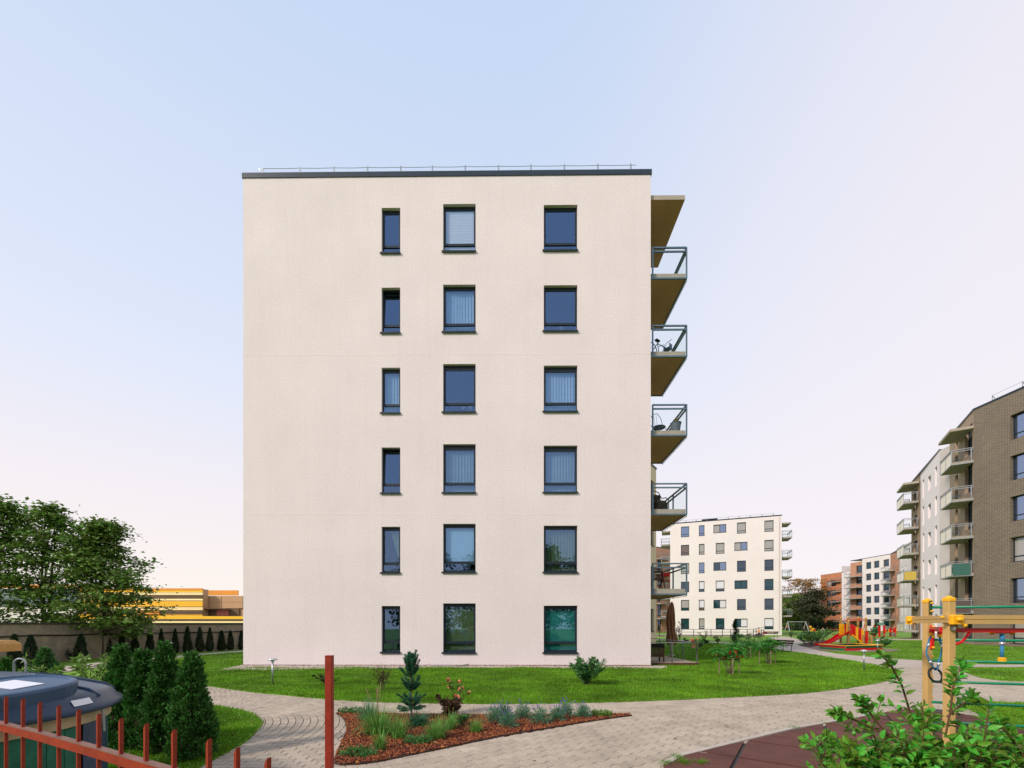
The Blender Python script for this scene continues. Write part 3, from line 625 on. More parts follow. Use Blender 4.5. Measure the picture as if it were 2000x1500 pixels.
# --- the pale six-storey block in the centre
PA = at(475, 340, 15.83); PB = at(1271, 333, 15.70); HB = PB[2]-.14
blk = thing('apartment_block', 'pale stucco six storey apartment block in the centre with balconies on its right side', 'apartment block', (PA[0], PA[1], 0))
d_ = Vector((PB[0]-PA[0], PB[1]-PA[1], 0)); WB = d_.length; rzB = math.atan2(d_.y, d_.x); ex = Vector((math.cos(rzB), math.sin(rzB), 0)); ey = Vector((-ex.y, ex.x, 0))
sc0 = F/15.765
zz = lambda y: EYE+(HZ-y)/sc0
uu = lambda x: (x-1000)/sc0-PA[0]
cols = [(745, 781.5, [405, 561, 717.5, 873.5, 1028.5, 1183.5], [493.5, 649.5, 806, 962.5, 1118, 1273.5]),
        (865.5, 929, [398.5, 556, 711, 867.5, 1023, 1178.5], [491.5, 648.5, 805, 962, 1117, 1274]),
        (1062, 1127.5, [402, 558.5, 715, 871, 1027, 1183], [491, 648, 804.5, 962, 1117.5, 1274])]
holes = []; wl = []
for ci, (x0, x1, ts, bs_) in enumerate(cols):
    for r_ in range(6):
        h_ = (uu(x0), zz(bs_[r_]), (x1-x0)/sc0, (bs_[r_]-ts[r_])/sc0); holes.append(h_); wl.append((ci, r_, h_))
zpl = .085
ob('wall', wall_mesh('wall', WB, HB, holes, .17, stucco, zpl), blk, (0, 0, 0), rzB)
for y_ in (692, 1003.5):
    MB().box(0, WB+.001, -.0035, .0, zz(y_)-.008, zz(y_)+.008).build('render_joint', groove_m, blk, (0, 0, 0), rzB)
# plinth of single bricks
bm_ = MB().cbox(.0, .243, 0, .1, 0, zpl-.006, .004).mesh('brick', redbrick); nb = int(WB/.25)
MB().box(0.02, WB-.02, .035, .12, 0, zpl).build('plinth_mortar', mortar, blk, (0, 0, 0), rzB)
for i in range(nb): ob('brick', bm_, blk, ex*(i*WB/nb+.003)+ey*.012+Vector((0, 0, -.006)), rzB)
DB = 11.5
def side(p, q, m, nm, wins=()): return facade(blk, p, q, HB, m, wins, .17, zpl*0, nm)
A3 = Vector(PA).xy.to_3d(); B3 = Vector((PB[0], PB[1], 0)); C3 = B3+ey*DB; D3 = A3+ey*DB
bwins = []
for k in range(6):
    bz = .2+2.89*k
    bwins += [(.9, bz, 1.9, 2.25, 'd', 'v'), (4.6, bz+.8, 1.2, 1.45, 'd', 't'), (7.4, bz, 1.6, 2.25, 'd', 'v')]
side(B3, C3, stucco, 'side_wall', bwins); side(C3, D3, stucco, 'rear_wall'); side(D3, A3, stucco, 'left_wall')
roofpoly(blk, [A3, B3, C3, D3], HB, anth2, .17, .045, 'coping')
# lightning wire on its posts
lw = MB(); zt = HB+.17; px = [513, 585, 652, 718, 783, 845, 909, 974, 1037, 1102, 1167, 1231]; wp = []
for x in px:
    u = (x-1000)/53.9-PA[0]; p = ex*u-ey*.02; wp.append(p+Vector((0, 0, zt+.15)))
    lw.bar(p+Vector((0, 0, zt-.02)), p+Vector((0, 0, zt+.19)), .045, .03)
lw.tube([wp[0]-ex*.16+Vector((0, 0, 0)), wp[0]-ex*.08+Vector((0, 0, -.12)), wp[0]], .008, 5)
for a, b in zip(wp, wp[1:]): lw.tube([a, (a+b)/2+Vector((0, 0, -.012)), b], .008, 5)
lw.tube([wp[-1], wp[-1]+ex*.18], .008, 5); lw.build('lightning_wire', steel, blk)
# windows of the block
def wavy(w, h, m, waves, amp=.02, y=.0):
    n = max(int(waves*8), 8); mb = MB()
    ph = random.random()*6
    for i in range(n):
        x0 = w*i/n; x1 = w*(i+1)/n; y0 = y+amp*math.sin(ph+2*PI*waves*i/n+math.sin(i*.7)); y1 = y+amp*math.sin(ph+2*PI*waves*(i+1)/n+math.sin((i+1)*.7)); mb.quad((x0, y0, 0), (x1, y1, 0), (x1, y1, h), (x0, y0, h))
    return mb.mesh('curtain', m, True)
hang = {(0, 2): ('c', curt_w), (0, 4): ('h', curt_g), (1, 0): ('s', blind_m), (1, 1): ('c', curt_w), (2, 2): ('c', curt_w), (1, 3): ('c', curt_gr), (2, 3): ('c', curt_gr), (1, 4): ('p', blind_lb), (2, 4): ('c', curt_g), (1, 5): ('p', curt_g), (2, 5): ('p', curt_t)}
for ci, r_, (u, z, w, h) in wl:
    t = .05; tr = h*.165; dp = .115; lo = (r_ >= 4)
    mb = MB(); b0 = .03 if not lo else .07
    mb.box(0, w, 0, .07, 0, b0).box(0, w, 0, .07, h-t, h).box(0, t*.6, .001, .069, b0, h-t).box(w-t*.6, w, .001, .069, b0, h-t)
    mb.box(.02, w-.02, -.002, .072, tr+.02, tr+.075)
    o = mb.build('window', anth, blk, ex*u+ey*dp+Vector((0, 0, z)), rzB)
    tilt = R(-5.5) if (ci, r_) in ((0, 1), (0, 3)) else 0
    sz0, sz1 = tr+.076, h-t-.001; sh = sz1-sz0
    sm = MB(); sw = w-.06; top = .07 + (.05 if (ci, r_) in ((1, 2), (2, 2), (2, 3), (1, 3)) else 0)
    sm.box(0, sw, 0, .05, 0, .035).box(0, sw, 0, .05, sh-top, sh).box(0, .045, .001, .049, .035, sh-top).box(sw-.045, sw, .001, .049, .035, sh-top)
    so = sm.build('sash', anth, o, (.03, .012, sz0)); 
    pn = MB().box(.045, sw-.045, .02, .028, .035, sh-top).build('pane', gl_main, o, (.03, .012, sz0))
    for q in (so, pn): q.rotation_euler = (tilt, 0, 0)
    MB().box(.031, w-.031, .03, .038, b0, tr+.02).build('pane', gl_main, o)
    si = MB(); si.box(-.05, w+.02, -.17, .03, -.02, .012).box(-.05, w+.02, -.172, -.160, -.05, -.02); si.build('sill', anth, o, (0, 0, -.005))
    rm = MB(); rm.quad((0, 1.2, 0), (w, 1.2, 0), (w, 1.2, h), (0, 1.2, h)); rm.quad((-.01, .071, 0), (-.01, 1.2, 0), (-.01, 1.2, h), (-.01, .071, h)); rm.quad((w+.01, .071, 0), (w+.01, 1.2, 0), (w+.01, 1.2, h), (w+.01, .071, h)); rm.quad((0, .071, -.01), (w, .071, -.01), (w, 1.2, -.01), (0, 1.2, -.01)); rm.quad((0, .071, h), (w, .071, h), (w, 1.2, h), (0, 1.2, h))
    rm.build('room', room_m, o)
    hg = hang.get((ci, r_))
    if hg:
        if hg[0] == 'c': ob('curtain', wavy(w-.04, h-.08, hg[1], w*9, .016), o, (.02, .13, .03))
        elif hg[0] == 'p': MB().box(.02, w-.02, .10, .106, (tr if (ci, r_) == (1, 4) else .08), h-.04).build('blind', hg[1], o)
        elif hg[0] == 'h': cm = MB(); cm.poly([(.35*w, .13, h-.05), (w-.03, .13, h-.05), (w-.03, .135, tr+.05), (w-.06, .14, tr+.05)]); cm.build('curtain', hg[1], o)
        elif hg[0] == 's':
            k = 0; zc = tr*.35
            while zc < h-.08:
                MB().box(.03, w-.03, .055, .062, zc+.004, min(zc+.05, h-.08)).build('blind_slat', blind_m, o, rz=0); zc += .056
# orchids and ornaments standing on inside sills (seen behind the glass)
# balconies on the right side
bal = []
for k, zb in enumerate([14.17, 11.32, 8.43, 5.55, 2.63]):
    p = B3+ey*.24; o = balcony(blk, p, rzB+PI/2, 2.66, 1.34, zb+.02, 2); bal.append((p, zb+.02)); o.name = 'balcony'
    # clear rod clipped below the outer edge
    rd = MB(); 
    rd.bar((0.0, -1.395, -.06), (2.66, -1.395, -.06), .016, .016); [rd.bar((x_, -1.36, -.03), (x_, -1.40, -.075), .02, .03) for x_ in (.02, 1.33, 2.64)]; rd.build('drip_rod', white_m, o)
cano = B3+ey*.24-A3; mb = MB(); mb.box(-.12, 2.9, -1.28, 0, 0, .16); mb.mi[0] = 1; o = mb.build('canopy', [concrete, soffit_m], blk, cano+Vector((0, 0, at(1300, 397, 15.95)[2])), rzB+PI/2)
# basement light well
lwl = thing('light_well', 'basement light well with blue grey grating and concrete curb at the wall', 'light well', (G(872, 1303)[0], 15.6, 0))
qx = lwl.location.x
MB().box(-.45, .42, -.34, .0, .0, .075).build('grate', mat('grate_panel', (.20, .30, .42), .5, .1, fine=(60, .2)), lwl)
for a_, b_ in (((-.45, -.36, .05), (.42, -.36, .05)), ((.42, -.36, .05), (.82, .0, .09)), ((-.45, -.36, .05), (-.62, .0, .09))): MB().bar(a_, b_, .05, .1).build('curb', concrete, lwl)
for i in range(1, 4): MB().box(-.45+.2175*i-.008, -.45+.2175*i+.008, -.335, -.005, .075, .083).build('grate_bar', steel, lwl)
# --- pale yellow end block behind
def at0(px, py, Y): p = at(px, py, Y); return (p[0], p[1])
eb = thing('apartment_block', 'cream end block just showing behind the right edge of the central block', 'apartment block', (9.0, 36, 0))
P1 = Vector(at0(1281.5, 0, 30.0)); dd = Vector((-.6, -.8)); P2 = P1+dd*9; P3 = P2+Vector((-.8, .6))*12; P4 = P1+Vector((-.8, .6))*12; Hc = EYE+(HZ-917)*30/F
ew = [(7.65, 1.1+2.89*k, .9, 1.5, 'b', 't') for k in range(5) if 1.1+2.89*k+1.5 < Hc]
facade(eb, P2, P1, Hc, stucco_cream, ew); facade(eb, P1, P4, Hc, stucco_cream); facade(eb, P4, P3, Hc, stucco_cream); facade(eb, P3, P2, Hc, stucco_cream); roofpoly(eb, [P1, P2, P3, P4], Hc)

# --- far pale block right of the centre
Yr, Yl = 63.8, 69.2
fr_ = Vector(at0(1527, 0, Yr)); fl_ = Vector(at0(1309, 0, Yl)); fd = (fr_-fl_); Wf = fd.length; Hf = EYE+(HZ-1007)*Yr/F
fb = thing('apartment_block', 'pale six storey block far behind the lawn facing us with mixed square windows', 'apartment block', (fl_.x, fl_.y, 0))
def uf(px): # pixel column -> distance along the facade
    a = (px-1000)/F; t = (a*fl_.y-fl_.x)/((fd.x-a*fd.y)); return t*Wf
rowz = [(.75+2.89*k) for k in range(6)][::-1]
def span(a, b): return uf(a), uf(b)-uf(a)
fw = []
KX = [(1330, 1346), (1365, 1376), (1393.5, 1418.5), (1398, 1415), (1434.5, 1460), (1439.5, 1457), (1493, 1511)]
lay_ = [[(0, 's', 't'), (1, 's', 't'), (2, 'bs', 'v'), (5, 'b', 't'), (6, 'b', 't')],
        [(0, 'o', 't'), (1, 'b', 't'), (3, 'b', 't'), (4, 'bs', 'v'), (6, 'b', 't')],
        [(0, 'b', 't'), (1, 's', 't'), (2, 'ds', 'v'), (5, 'd', 't'), (6, 'd', 't')],
        [(0, 'd', 't'), (1, 'wd', 't'), (3, 'wd', 't'), (4, 't', 'v'), (6, 't', 't')],
        [(0, 'bt', 't'), (1, 'wo', 't'), (2, 'tw', 'v'), (5, 'd', 't'), (6, 'd', 't')],
        [(0, 't', 't'), (1, 'b', 't'), (3, 't', 't'), (4, 'tw', 'v'), (6, 'wt', 't')]]
for r_, row in enumerate(lay_):
    for ci, k, s_ in row:
        a, b = KX[ci]; u, w = span(a, b); z = rowz[r_]+.15; h = 1.62
        if s_ == 'v': z += .3; h = 1.25
        fw.append((u, z, w, h, k, s_))
facade(fb, fl_, fr_, Hf, stucco_white, fw, .22)
nrm = Vector((-fd.y, fd.x)).normalized()
br_ = fr_+nrm*12; bl_ = fl_+nrm*12
facade(fb, fr_, br_, Hf, stucco_white); facade(fb, br_, bl_, Hf, stucco_white); facade(fb, bl_, fl_, Hf, stucco_white); roofpoly(fb, [fl_, fr_, br_, bl_], Hf, anth2, .14, .05, 'coping')
for k in range(5):
    zb = 2.7+2.89*k; a_ = math.atan2(nrm.y, nrm.x)
    balcony(fb, fr_+nrm*.5, a_, 2.6, 1.35, zb, 2, far=True, slabm=concrete)
    balcony(fb, fl_+nrm*3.1, a_+PI, 2.6, 1.35, zb, 2, far=True)
for p_, a_ in ((fr_+nrm*.5, math.atan2(nrm.y, nrm.x)), (fl_+nrm*3.1, math.atan2(nrm.y, nrm.x)+PI)):
    MB().box(0, 2.6, -1.3, 0, 0, .2).build('canopy', concrete, fb, (p_.x-fl_.x, p_.y-fl_.y, Hf-1.15), a_)
rp = MB(); fe = fd.normalized(); rzf = math.atan2(fd.y, fd.x)
for i in range(10):
    q = fe*(Wf*(i+.6)/10.2); rp.box(q.x-.03, q.x+.03, q.y+.27, q.y+.33, Hf+.1, Hf+.5)
q0 = fe*(Wf*.6/10.2); q1 = fe*(Wf*9.6/10.2); rp.tube([(q0.x, q0.y+.3, Hf+.48), (q1.x, q1.y+.3, Hf+.48)], .02, 4); rp.build('lightning_wire', steel, fb)
vm = MB(); q = fe*uf(1387); vm.box(-.9, .9, 1.5, 2.6, 0, .45).box(-1.1, 1.1, 1.3, 2.8, .45, .55); vm.build('roof_vent', anth2, fb, (q.x, q.y, Hf+.1), rzf)
MB().box(uf(1521), uf(1523), -.06, -.002, .3, Hf-.2).build('downpipe', stucco_grey, fb, (0, 0, 0), rzf)
# railing with ramp in front of the far block
rl = thing('ramp_railing', 'long dark metal ramp railing in front of the far pale block', 'railing', (G(1400, 1245)[0], 55, 0))
pa = Vector((*G(1255, 1243.5), 0)); pb = Vector((*G(1400, 1244), 0)); pc = Vector((*G(1470, 1243.8), 0)); pd = Vector((*G(1492, 1243.2), 0)); o0 = rl.location.copy()
rb = MB()
for a_, b_, ra, rb_ in ((pa, pb, .0, .0), (pb, pc, 0, 0), (pc, pd, 0, .25)):
    for zz_ in (.95, .6, .2): rb.bar(a_-o0+Vector((0, 0, zz_+ra)), b_-o0+Vector((0, 0, zz_+rb_)), .05, .05)
rb.build('rail', anth, rl)
rbm = MB().box(-.03, .03, -.03, .03, 0, .97).mesh('post', anth)
for i in range(14):
    t = i/13*3; s0 = [(pa, pb), (pb, pc), (pc, pd)][min(int(t), 2)]; f_ = t-min(int(t), 2); ob('post', rbm, rl, s0[0].lerp(s0[1], f_)-o0)
slab('ramp', [(pa.x, pa.y+.1), (pd.x, pd.y+.1), (pd.x+.5, pd.y+2), (pa.x, pa.y+2)], 0, .22, path_far, kind='structure')
# --- salmon flats glimpsed between the two pale blocks
sf = thing('apartment_block', 'salmon and brown flats glimpsed in the gap left of the far pale block', 'apartment block', (*at0(1300, 0, 84), 0))
a1 = Vector(at0(1276, 0, 84)); a2 = Vector(at0(1308, 0, 86)); a3 = Vector(at0(1330, 0, 96)); Hs = EYE+(HZ-1070)*85/F
sw_ = [(1.1, .4+2.89*k, 1.0, 2.1, 'd', 'v') for k in range(5)]
facade(sf, a1, a2, Hs, salmon, sw_); facade(sf, a2, a3, Hs, salmon); facade(sf, a3, a1+Vector((0, 14)), Hs, salmon); facade(sf, a1+Vector((0, 14)), a1, Hs, salmon); roofpoly(sf, [a1, a2, a3, a1+Vector((0, 14))], Hs)
rzs = math.atan2((a2-a1).y, (a2-a1).x)
for k in range(5): balcony(sf, a1+(a2-a1)*.15, rzs, 2.6, 1.3, 2.6+2.89*k-.0, 2, far=True)

# --- brown brick block on the right
HW = EYE+(HZ-801)*33.2/F; bk = Vector(at0(1902, 0, 33.2)); bd = Vector((math.sin(R(32)), math.cos(R(32)))) # recession of the side wall
rb_ = thing('apartment_block', 'dark brown brick apartment block at the right edge with tan brick balcony bay', 'apartment block', (bk.x, bk.y, 0))
front = Vector((bk.x+.6, 20.0)) # brick wall runs towards the camera side
fdv = bk-front; Wb = fdv.length
def ub(px): # column on the brick wall measured from its left seen end (bk) ; wall drawn from bk to front
    a = (px-1000)/F; e_ = (front-bk); t = (a*bk.y-bk.x)/(e_.x-a*e_.y); return t*Wb
bw = []
for k in range(6):
    z = 14.55-2.885*k
    if z < 0: continue
    bw.append((ub(1973), z+.05, 2.3, 1.75, ('s', 's', 's', 'b', 's', 'b')[k], 't')); bw.append((ub(1973)+4.2, z+.05, 1.6, 1.75, 'd', 't'))
facade(rb_, bk, front, HW, brownbrick, bw, .3)
te = bk+bd*((Vector(at0(1857, 0, 38.0))-bk).length)
tw = []
Lt = (te-bk).length
for k in range(6):
    z = .35+2.885*k
    tw += [(Lt-1.9, z, 1.6, 2.3, 'd', 'v'), (Lt-4.3, z+.1, .75, 2.1, 'd', 'n')]
facade(rb_, te, bk, HW, tanbrick, tw, .25)
bkb = front+Vector((14, 3)); tb = te+Vector((12, -3))
facade(rb_, front, bkb, HW, brownbrick); facade(rb_, bkb, tb, HW, brownbrick); facade(rb_, tb, te, HW, tanbrick); roofpoly(rb_, [front, bkb, tb, te, bk], HW, anth2, .12, .05, 'coping')
rzt = math.atan2((bk-te).y, (bk-te).x)
zbs = [EYE+(HZ-y)*34.0/F for y in (925, 990, 1052, 1121, 1190)]
gl_panelw = glass('balcony_opal', opaque=(.80, .72, .58), refl=.0, ior=1.2, gc=(.9, .9, .9))
gl_panelg = glass('balcony_green', opaque=(.02, .10, .05), refl=.05)
gl_panely = glass('balcony_yellow', opaque=(.50, .38, .06), refl=.04)
gl_panelb = glass('balcony_brown', opaque=(.09, .05, .03), refl=.03)
def recolor(bo, front_m, side_m=None):
    ps = [c for c in bo.children if c.name.startswith('glass_panel')]
    for c in ps: c.data = c.data.copy(); c.data.materials[0] = front_m
    if side_m:
        for c in ps[-2:]: c.data.materials[0] = side_m
nt_ = Vector((math.sin(rzt), -math.cos(rzt)))
for i, zb in enumerate(zbs):
    bo = balcony(rb_, bk-(bk-te).normalized()*2.75, rzt, 2.7, 1.2, 14.0-2.885*i-.05, 2, far=True)
    recolor(bo, gl_panelw, gl_balc if i != 3 else gl_panelg)
    if i == 4: recolor(bo, gl_panelb, gl_panelb)
q = bk-(bk-te).normalized()*3.1-bk
MB().box(0, 3.1, -1.3, 0, 0, .2).build('canopy', concrete, rb_, (q.x, q.y, 16.55), rzt)
rpw = MB(); ws = []
for i in range(5):
    p = (front-bk)*(.06+i*.14); ws.append(Vector((p.x+.5, p.y, HW+.7))); rpw.bar((p.x+.5, p.y, HW+.1), (p.x+.5, p.y, HW+.7), .03); rpw.bar((p.x+1.0, p.y, HW+.1), (p.x+.5, p.y, HW+.7), .03)
for a_, b_ in zip(ws, ws[1:]): rpw.tube([a_, b_], .012, 4)
rpw.build('lightning_wire', steel, rb_)
# white block beyond it
wc = Vector(at0(1835, 0, 39.2)); Hw = EYE+(HZ-880)*39.2/F; we = Vector(at0(1780, 0, 48.2))
wb = thing('apartment_block', 'white rendered block beyond the brown brick one with a staggered grid of narrow windows', 'apartment block', (wc.x, wc.y, 0))
wl2 = []; Lw = (we-wc).length
sp1 = Vector(at0(1798, 0, 45.2)); Lb = (we-sp1).length
for k in range(5):
    z = 1.0+2.9*k
    wl2 += [(Lw-Lb-5.9+.3, z+1.0, .8, 1.55, 'b', 't'), (Lw-Lb-3.6, z+.2, 1.1, 1.55, 'd', 't'), (Lw-Lb-1.5, z-.0, .7, 2.1, 'b', 't')]
Lq = (sp1-wc).length
wins_w = []
for k in range(6):
    z = .75+2.72*k
    wins_w += [(Lq*.12, z, .7, 1.9, 'd', 'n'), (Lq*.42, z+.25, 1.1, 1.35, 'd', 't'), (Lq*.78, z, .75, 1.75, 'bd'[k % 2], 'n')]
facade(wb, sp1, wc, Hw, stucco_w2, wins_w, .35)
facade(wb, we, sp1, Hw, tanbrick, [(.9, .3+2.72*k, 1.4, 2.1, 'd', 'v') for k in range(6)], .25)
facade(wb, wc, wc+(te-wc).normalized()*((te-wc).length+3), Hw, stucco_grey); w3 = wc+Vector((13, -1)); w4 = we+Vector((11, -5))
facade(wb, w3, w4, Hw, stucco_white); facade(wb, w4, we, Hw, tanbrick); roofpoly(wb, [wc, w3, w4, we], Hw, anth2, .12, .05, 'coping')
rzw = math.atan2((wc-we).y, (wc-we).x)
for k in range(6):
    bo = balcony(wb, we-(wc-we).normalized()*.1, rzw, 3.3, 1.15, .75+2.72*(k)-.0+.0, 2, far=True); recolor(bo, gl_panelw, [gl_balc, gl_balc, gl_panely, gl_balc, gl_balc, gl_balc][k])
q = we-wc; MB().box(-.2, 3.4, -1.2, 0, 0, .2).build('canopy', concrete, wb, (q.x, q.y, Hw-.9), rzw)
# distant row: salmon / white / orange brick
def px_u(pA, pB, px):
    a = (px-1000)/F; e_ = pB-pA; return (a*pA.y-pA.x)/(e_.x-a*e_.y)*e_.length
rA = Vector(at0(1603, 0, 124)); rB = Vector(at0(1739, 0, 103)); Hr = EYE+(HZ-1082)*103/F
row = thing('apartment_row', 'distant white and salmon apartment row behind the playground slide', 'apartment block', (rB.x, rB.y, 0))
def sec(parent, a, b, H, m, wpx, w, h, kinds, z0=1.1, n=6, st=2.9, dep=.3, spl='t'):
    pa_ = Vector(a); pb_ = Vector(b); ws = []; Ls = (pb_-pa_).length
    for r_ in range(n):
        for i, px_ in enumerate(wpx):
            u = px_u(pa_, pb_, px_)
            if z0+st*r_+h < H and 0 <= u and u+w < Ls: ws.append((u, z0+st*r_, w, h, kinds[(i+r_) % len(kinds)], spl))
    return facade(parent, pa_, pb_, H, m, ws, dep)
def onrow(px, push=0): 
    a = (px-1000)/F; e_ = rB-rA; t = (a*rA.y-rA.x)/(e_.x-a*e_.y); p = rA+e_*t; return p
cA, cB, cC, cD, cE = onrow(1603), onrow(1644), onrow(1661), onrow(1684), onrow(1739)
H5 = EYE+(HZ-1124)*cA.y/F; H5b = EYE+(HZ-1121)*cB.y/F
ob_ = thing('apartment_block', 'orange brick five storey block at the far end behind the pine', 'apartment block', (cA.x, cA.y, 0))
sec(ob_, cA, cB, H5, orangebrick, [1614, 1623.5, 1634.5], 1.6, 1.6, ['d', 'b', 'd'], 1.2, 5, 2.72)
facade(ob_, cB, cB+Vector((12, 0)), H5, orangebrick); facade(ob_, cB+Vector((12, 0)), cA+Vector((12, 3)), H5, orangebrick); facade(ob_, cA+Vector((12, 3)), cA, H5, orangebrick); roofpoly(ob_, [cA, cB, cB+Vector((12, 0)), cA+Vector((12, 3))], H5, orangebrick)
sec(row, cB, cC, H5b+.3, stucco_white, [1650], 1.9, 1.7, ['b', 'd'], 1.2, 5, 2.72)
sec(row, cC, cD, Hr-.6, salmon, [1672], 1.8, 2.0, ['d'], .7, 6, 2.8)
sec(row, cD, cE, Hr, stucco_white, [1691, 1706.5, 1725], 1.5, 1.7, ['d', 'd', 't'], 1.2, 6, 2.85)
cF = Vector(at0(1757, 0, 97)); cG = Vector(at0(1790, 0, 86))
sec(row, cE, cF, Hr, salmon, [1745, 1751], .8, 1.9, ['d'], .8, 6, 2.85)
sec(row, cF, cG, EYE+(HZ-1062)*92/F, stucco_white, [1761, 1768], .7, 2.0, ['d'], .8, 6, 2.85)
for a_, b_ in ((cG, cG+Vector((14, 4))), (cG+Vector((14, 4)), cB+Vector((14, 0))), (cB+Vector((14, 0)), cB)): facade(row, a_, b_, Hr-1, stucco_white)
roofpoly(row, [cC, cE, cG, cG+Vector((14, 4)), cC+Vector((14, 0))], Hr-.05, anth2, .12, .05)
rzr = math.atan2((rB-rA).y, (rB-rA).x)
for k in range(5):
    balcony(row, cC+(cD-cC)*.0, rzr, 3.6, 1.7, 2.5+2.8*k, 2, far=True); balcony(row, cE+(cF-cE)*.0, math.atan2((cF-cE).y, (cF-cE).x), 3.6, 1.7, 2.5+2.85*k, 2, far=True)
    balcony(ob_, cB-(cB-cA).normalized()*3.0, rzr, 2.9, .7, 2.2+2.72*k, 2, far=True)
# --- yellow striped hall and lower hall on the left, beyond the wall
cy_m = mat('cladding_yellow', (.95, .55, .04), .5, .06, .3); cc_m = mat('cladding_cream', (.95, .80, .42), .55, .05, .3); cb_m = mat('cladding_brown', (.14, .085, .045), .6, .1, .3); co_m = mat('cladding_orange', (.72, .30, .045), .6, .08, .3); cg_m = mat('cladding_grey', (.20, .25, .30), .6, .15, .4); cw_m = mat('cladding_white', (.70, .66, .62), .7, .05, .3); ct_m = mat('cladding_tan', (.50, .31, .17), .7, .06, .3)
YH = 80.0
def hall_panel(parent, name, x0, x1, y0, y1, Y, m, d=.12, ribs=True):
    a = at(x0, y1, Y); b = at(x1, y0, Y); mb = MB(); w = b[0]-a[0]; h = b[2]-a[2]
    z = 0; k = 0; n = max(1, int(round(h/.16))) if ribs else 1
    for i in range(n): mb.box(0, w, -d+(.0 if i % 2 else -.035), .05, h*i/n+.002, h*(i+1)/n-.002)
    o = mb.build(name, m, parent, Vector(a)-parent.location); return o
hall = thing('industrial_hall', 'long hall with yellow cream and brown horizontal cladding stripes behind the wall', 'industrial hall', at(390, 1225, YH)[:2]+(0,))
bx0 = at(-80, 1149, YH); bx1 = at(396.5, 1149, YH); MB().box(bx0[0], bx1[0]-.05, YH, YH+1.5, 0, bx1[2]-.15).build('hall_body', ct_m, hall, -hall.location)
st_ = [(1149, 1153, co_m), (1153.3, 1156.5, cy_m), (1157, 1162, cc_m), (1162.5, 1169, cb_m), (1169.5, 1173, cc_m), (1174.5, 1184.5, cy_m), (1179, 1179, None), (1186, 1191.5, cc_m), (1192.5, 1200, cb_m), (1200.5, 1206, cy_m)]
for y0, y1, m_ in st_:
    if m_: hall_panel(hall, 'cladding_panel', 150, 396.5, y0, y1, YH, m_)
hall_panel(hall, 'cladding_panel', 262, 312, 1192.8, 1199.6, YH-.2, co_m)
hall_panel(hall, 'cladding_panel', -60, 149, 1142, 1149, YH-.5, co_m); hall_panel(hall, 'cladding_panel', -60, 149, 1150, 1184, YH-.5, cg_m); hall_panel(hall, 'cladding_panel', -60, 149, 1185, 1222, YH-.5, cw_m, ribs=False)
h2 = thing('industrial_hall', 'low tan hall joined to the right end of the yellow striped hall', 'industrial hall', at(430, 1225, YH+1.8)[:2]+(0,))
a_ = at(388, 1163, YH+1.8); b_ = at(560, 1163, YH+1.8); MB().box(a_[0], b_[0], YH+1.9, YH+28, 0, a_[2]-.1).build('hall_body', ct_m, h2, -h2.location)
for x0, x1, y0, y1, m_ in ((398, 433, 1164, 1176, ct_m), (434, 475, 1164, 1176, ct_m), (398, 433, 1176.4, 1188, ct_m), (434, 475, 1176.4, 1188, ct_m), (476, 560, 1164, 1188, ct_m), (398, 468, 1188.5, 1203, cb_m)): hall_panel(h2, 'cladding_panel', x0, x1, y0, y1, YH+1.8, m_, ribs=False)
hall_panel(h2, 'roof_edge', 397, 466, 1153, 1163, YH+14, co_m, ribs=False)
dr = MB(); a_ = at(424, 1202, YH+1.5); dr.box(0, 2.2, -.1, 0, 0, 1.0); dr.build('door', mat('red_door', (.55, .16, .12), .6, .1), h2, Vector(a_)-h2.location)
MB().box(-1.6, 2.6, -1.2, 0, 1.15, 1.25).build('door_canopy', cb_m, h2, Vector(a_)-h2.location)
h3 = thing('industrial_hall', 'low front annex with a bright yellow strip along the wall top', 'industrial hall', at(430, 1225, YH-8)[:2]+(0,))
a_ = at(150, 1203, YH-8); b_ = at(560, 1203, YH-8); MB().box(a_[0], b_[0], YH-7.9, YH-1, 0, a_[2]-.05).build('hall_body', cb_m, h3, -h3.location)
hall_panel(h3, 'cladding_panel', 150, 560, 1203.5, 1209, YH-8, cy_m); hall_panel(h3, 'cladding_panel', 150, 560, 1209.3, 1213, YH-8, cb_m); hall_panel(h3, 'cladding_panel', 150, 560, 1213.3, 1216.5, YH-8, cc_m)
# --- old concrete wall on the left
wp_ = [(-13.6, 6.5), (-18.8, 14.7), (-18.9, 17.0), (-18.9, 20.0), (-18.5, 23.4), (-16.9, 26.6), (-15.2, 29.0), (-10, 36)]
ow = thing('boundary_wall', 'old weathered concrete boundary wall behind the row of small conifers', 'wall', (-18.9, 20, 0))
for i, (a, b) in enumerate(zip(wp_[1:], wp_[2:])):
    a3, b3 = Vector((*a, 0))-ow.location, Vector((*b, 0))-ow.location
    MB().bar(a3+Vector((0, 0, .78)), b3+Vector((0, 0, .78)), .2, 1.56).build('wall_panel', conc_wall, ow)
    MB().bar(a3+Vector((0, 0, 1.585)), b3+Vector((0, 0, 1.585)), .32, .06).build('cap', mat('wall_cap', (.045, .04, .04), .9, .3, 5), ow)
    s_ = Vector((.14, -.05, 0)); mid = (a3+b3)/2; MB().tube([a3+s_+Vector((0, 0, 1.13)), mid+s_+Vector((0, 0, 1.09)), b3+s_+Vector((0, 0, 1.12))], .028, 6).build('pipe', black, ow)
# far horizon: low dark tree line so the ground never ends bare
hl = MB()
for i in range(60):
    x0 = -900+i*30; y = 420+random.uniform(-30, 30); h = random.uniform(3, 6); hl.box(x0, x0+31, y, y+20, 0, h)
tag(hl.build('hills', mat('far_hill', (.10, .11, .10), .95, .2, .02)), kind='structure')
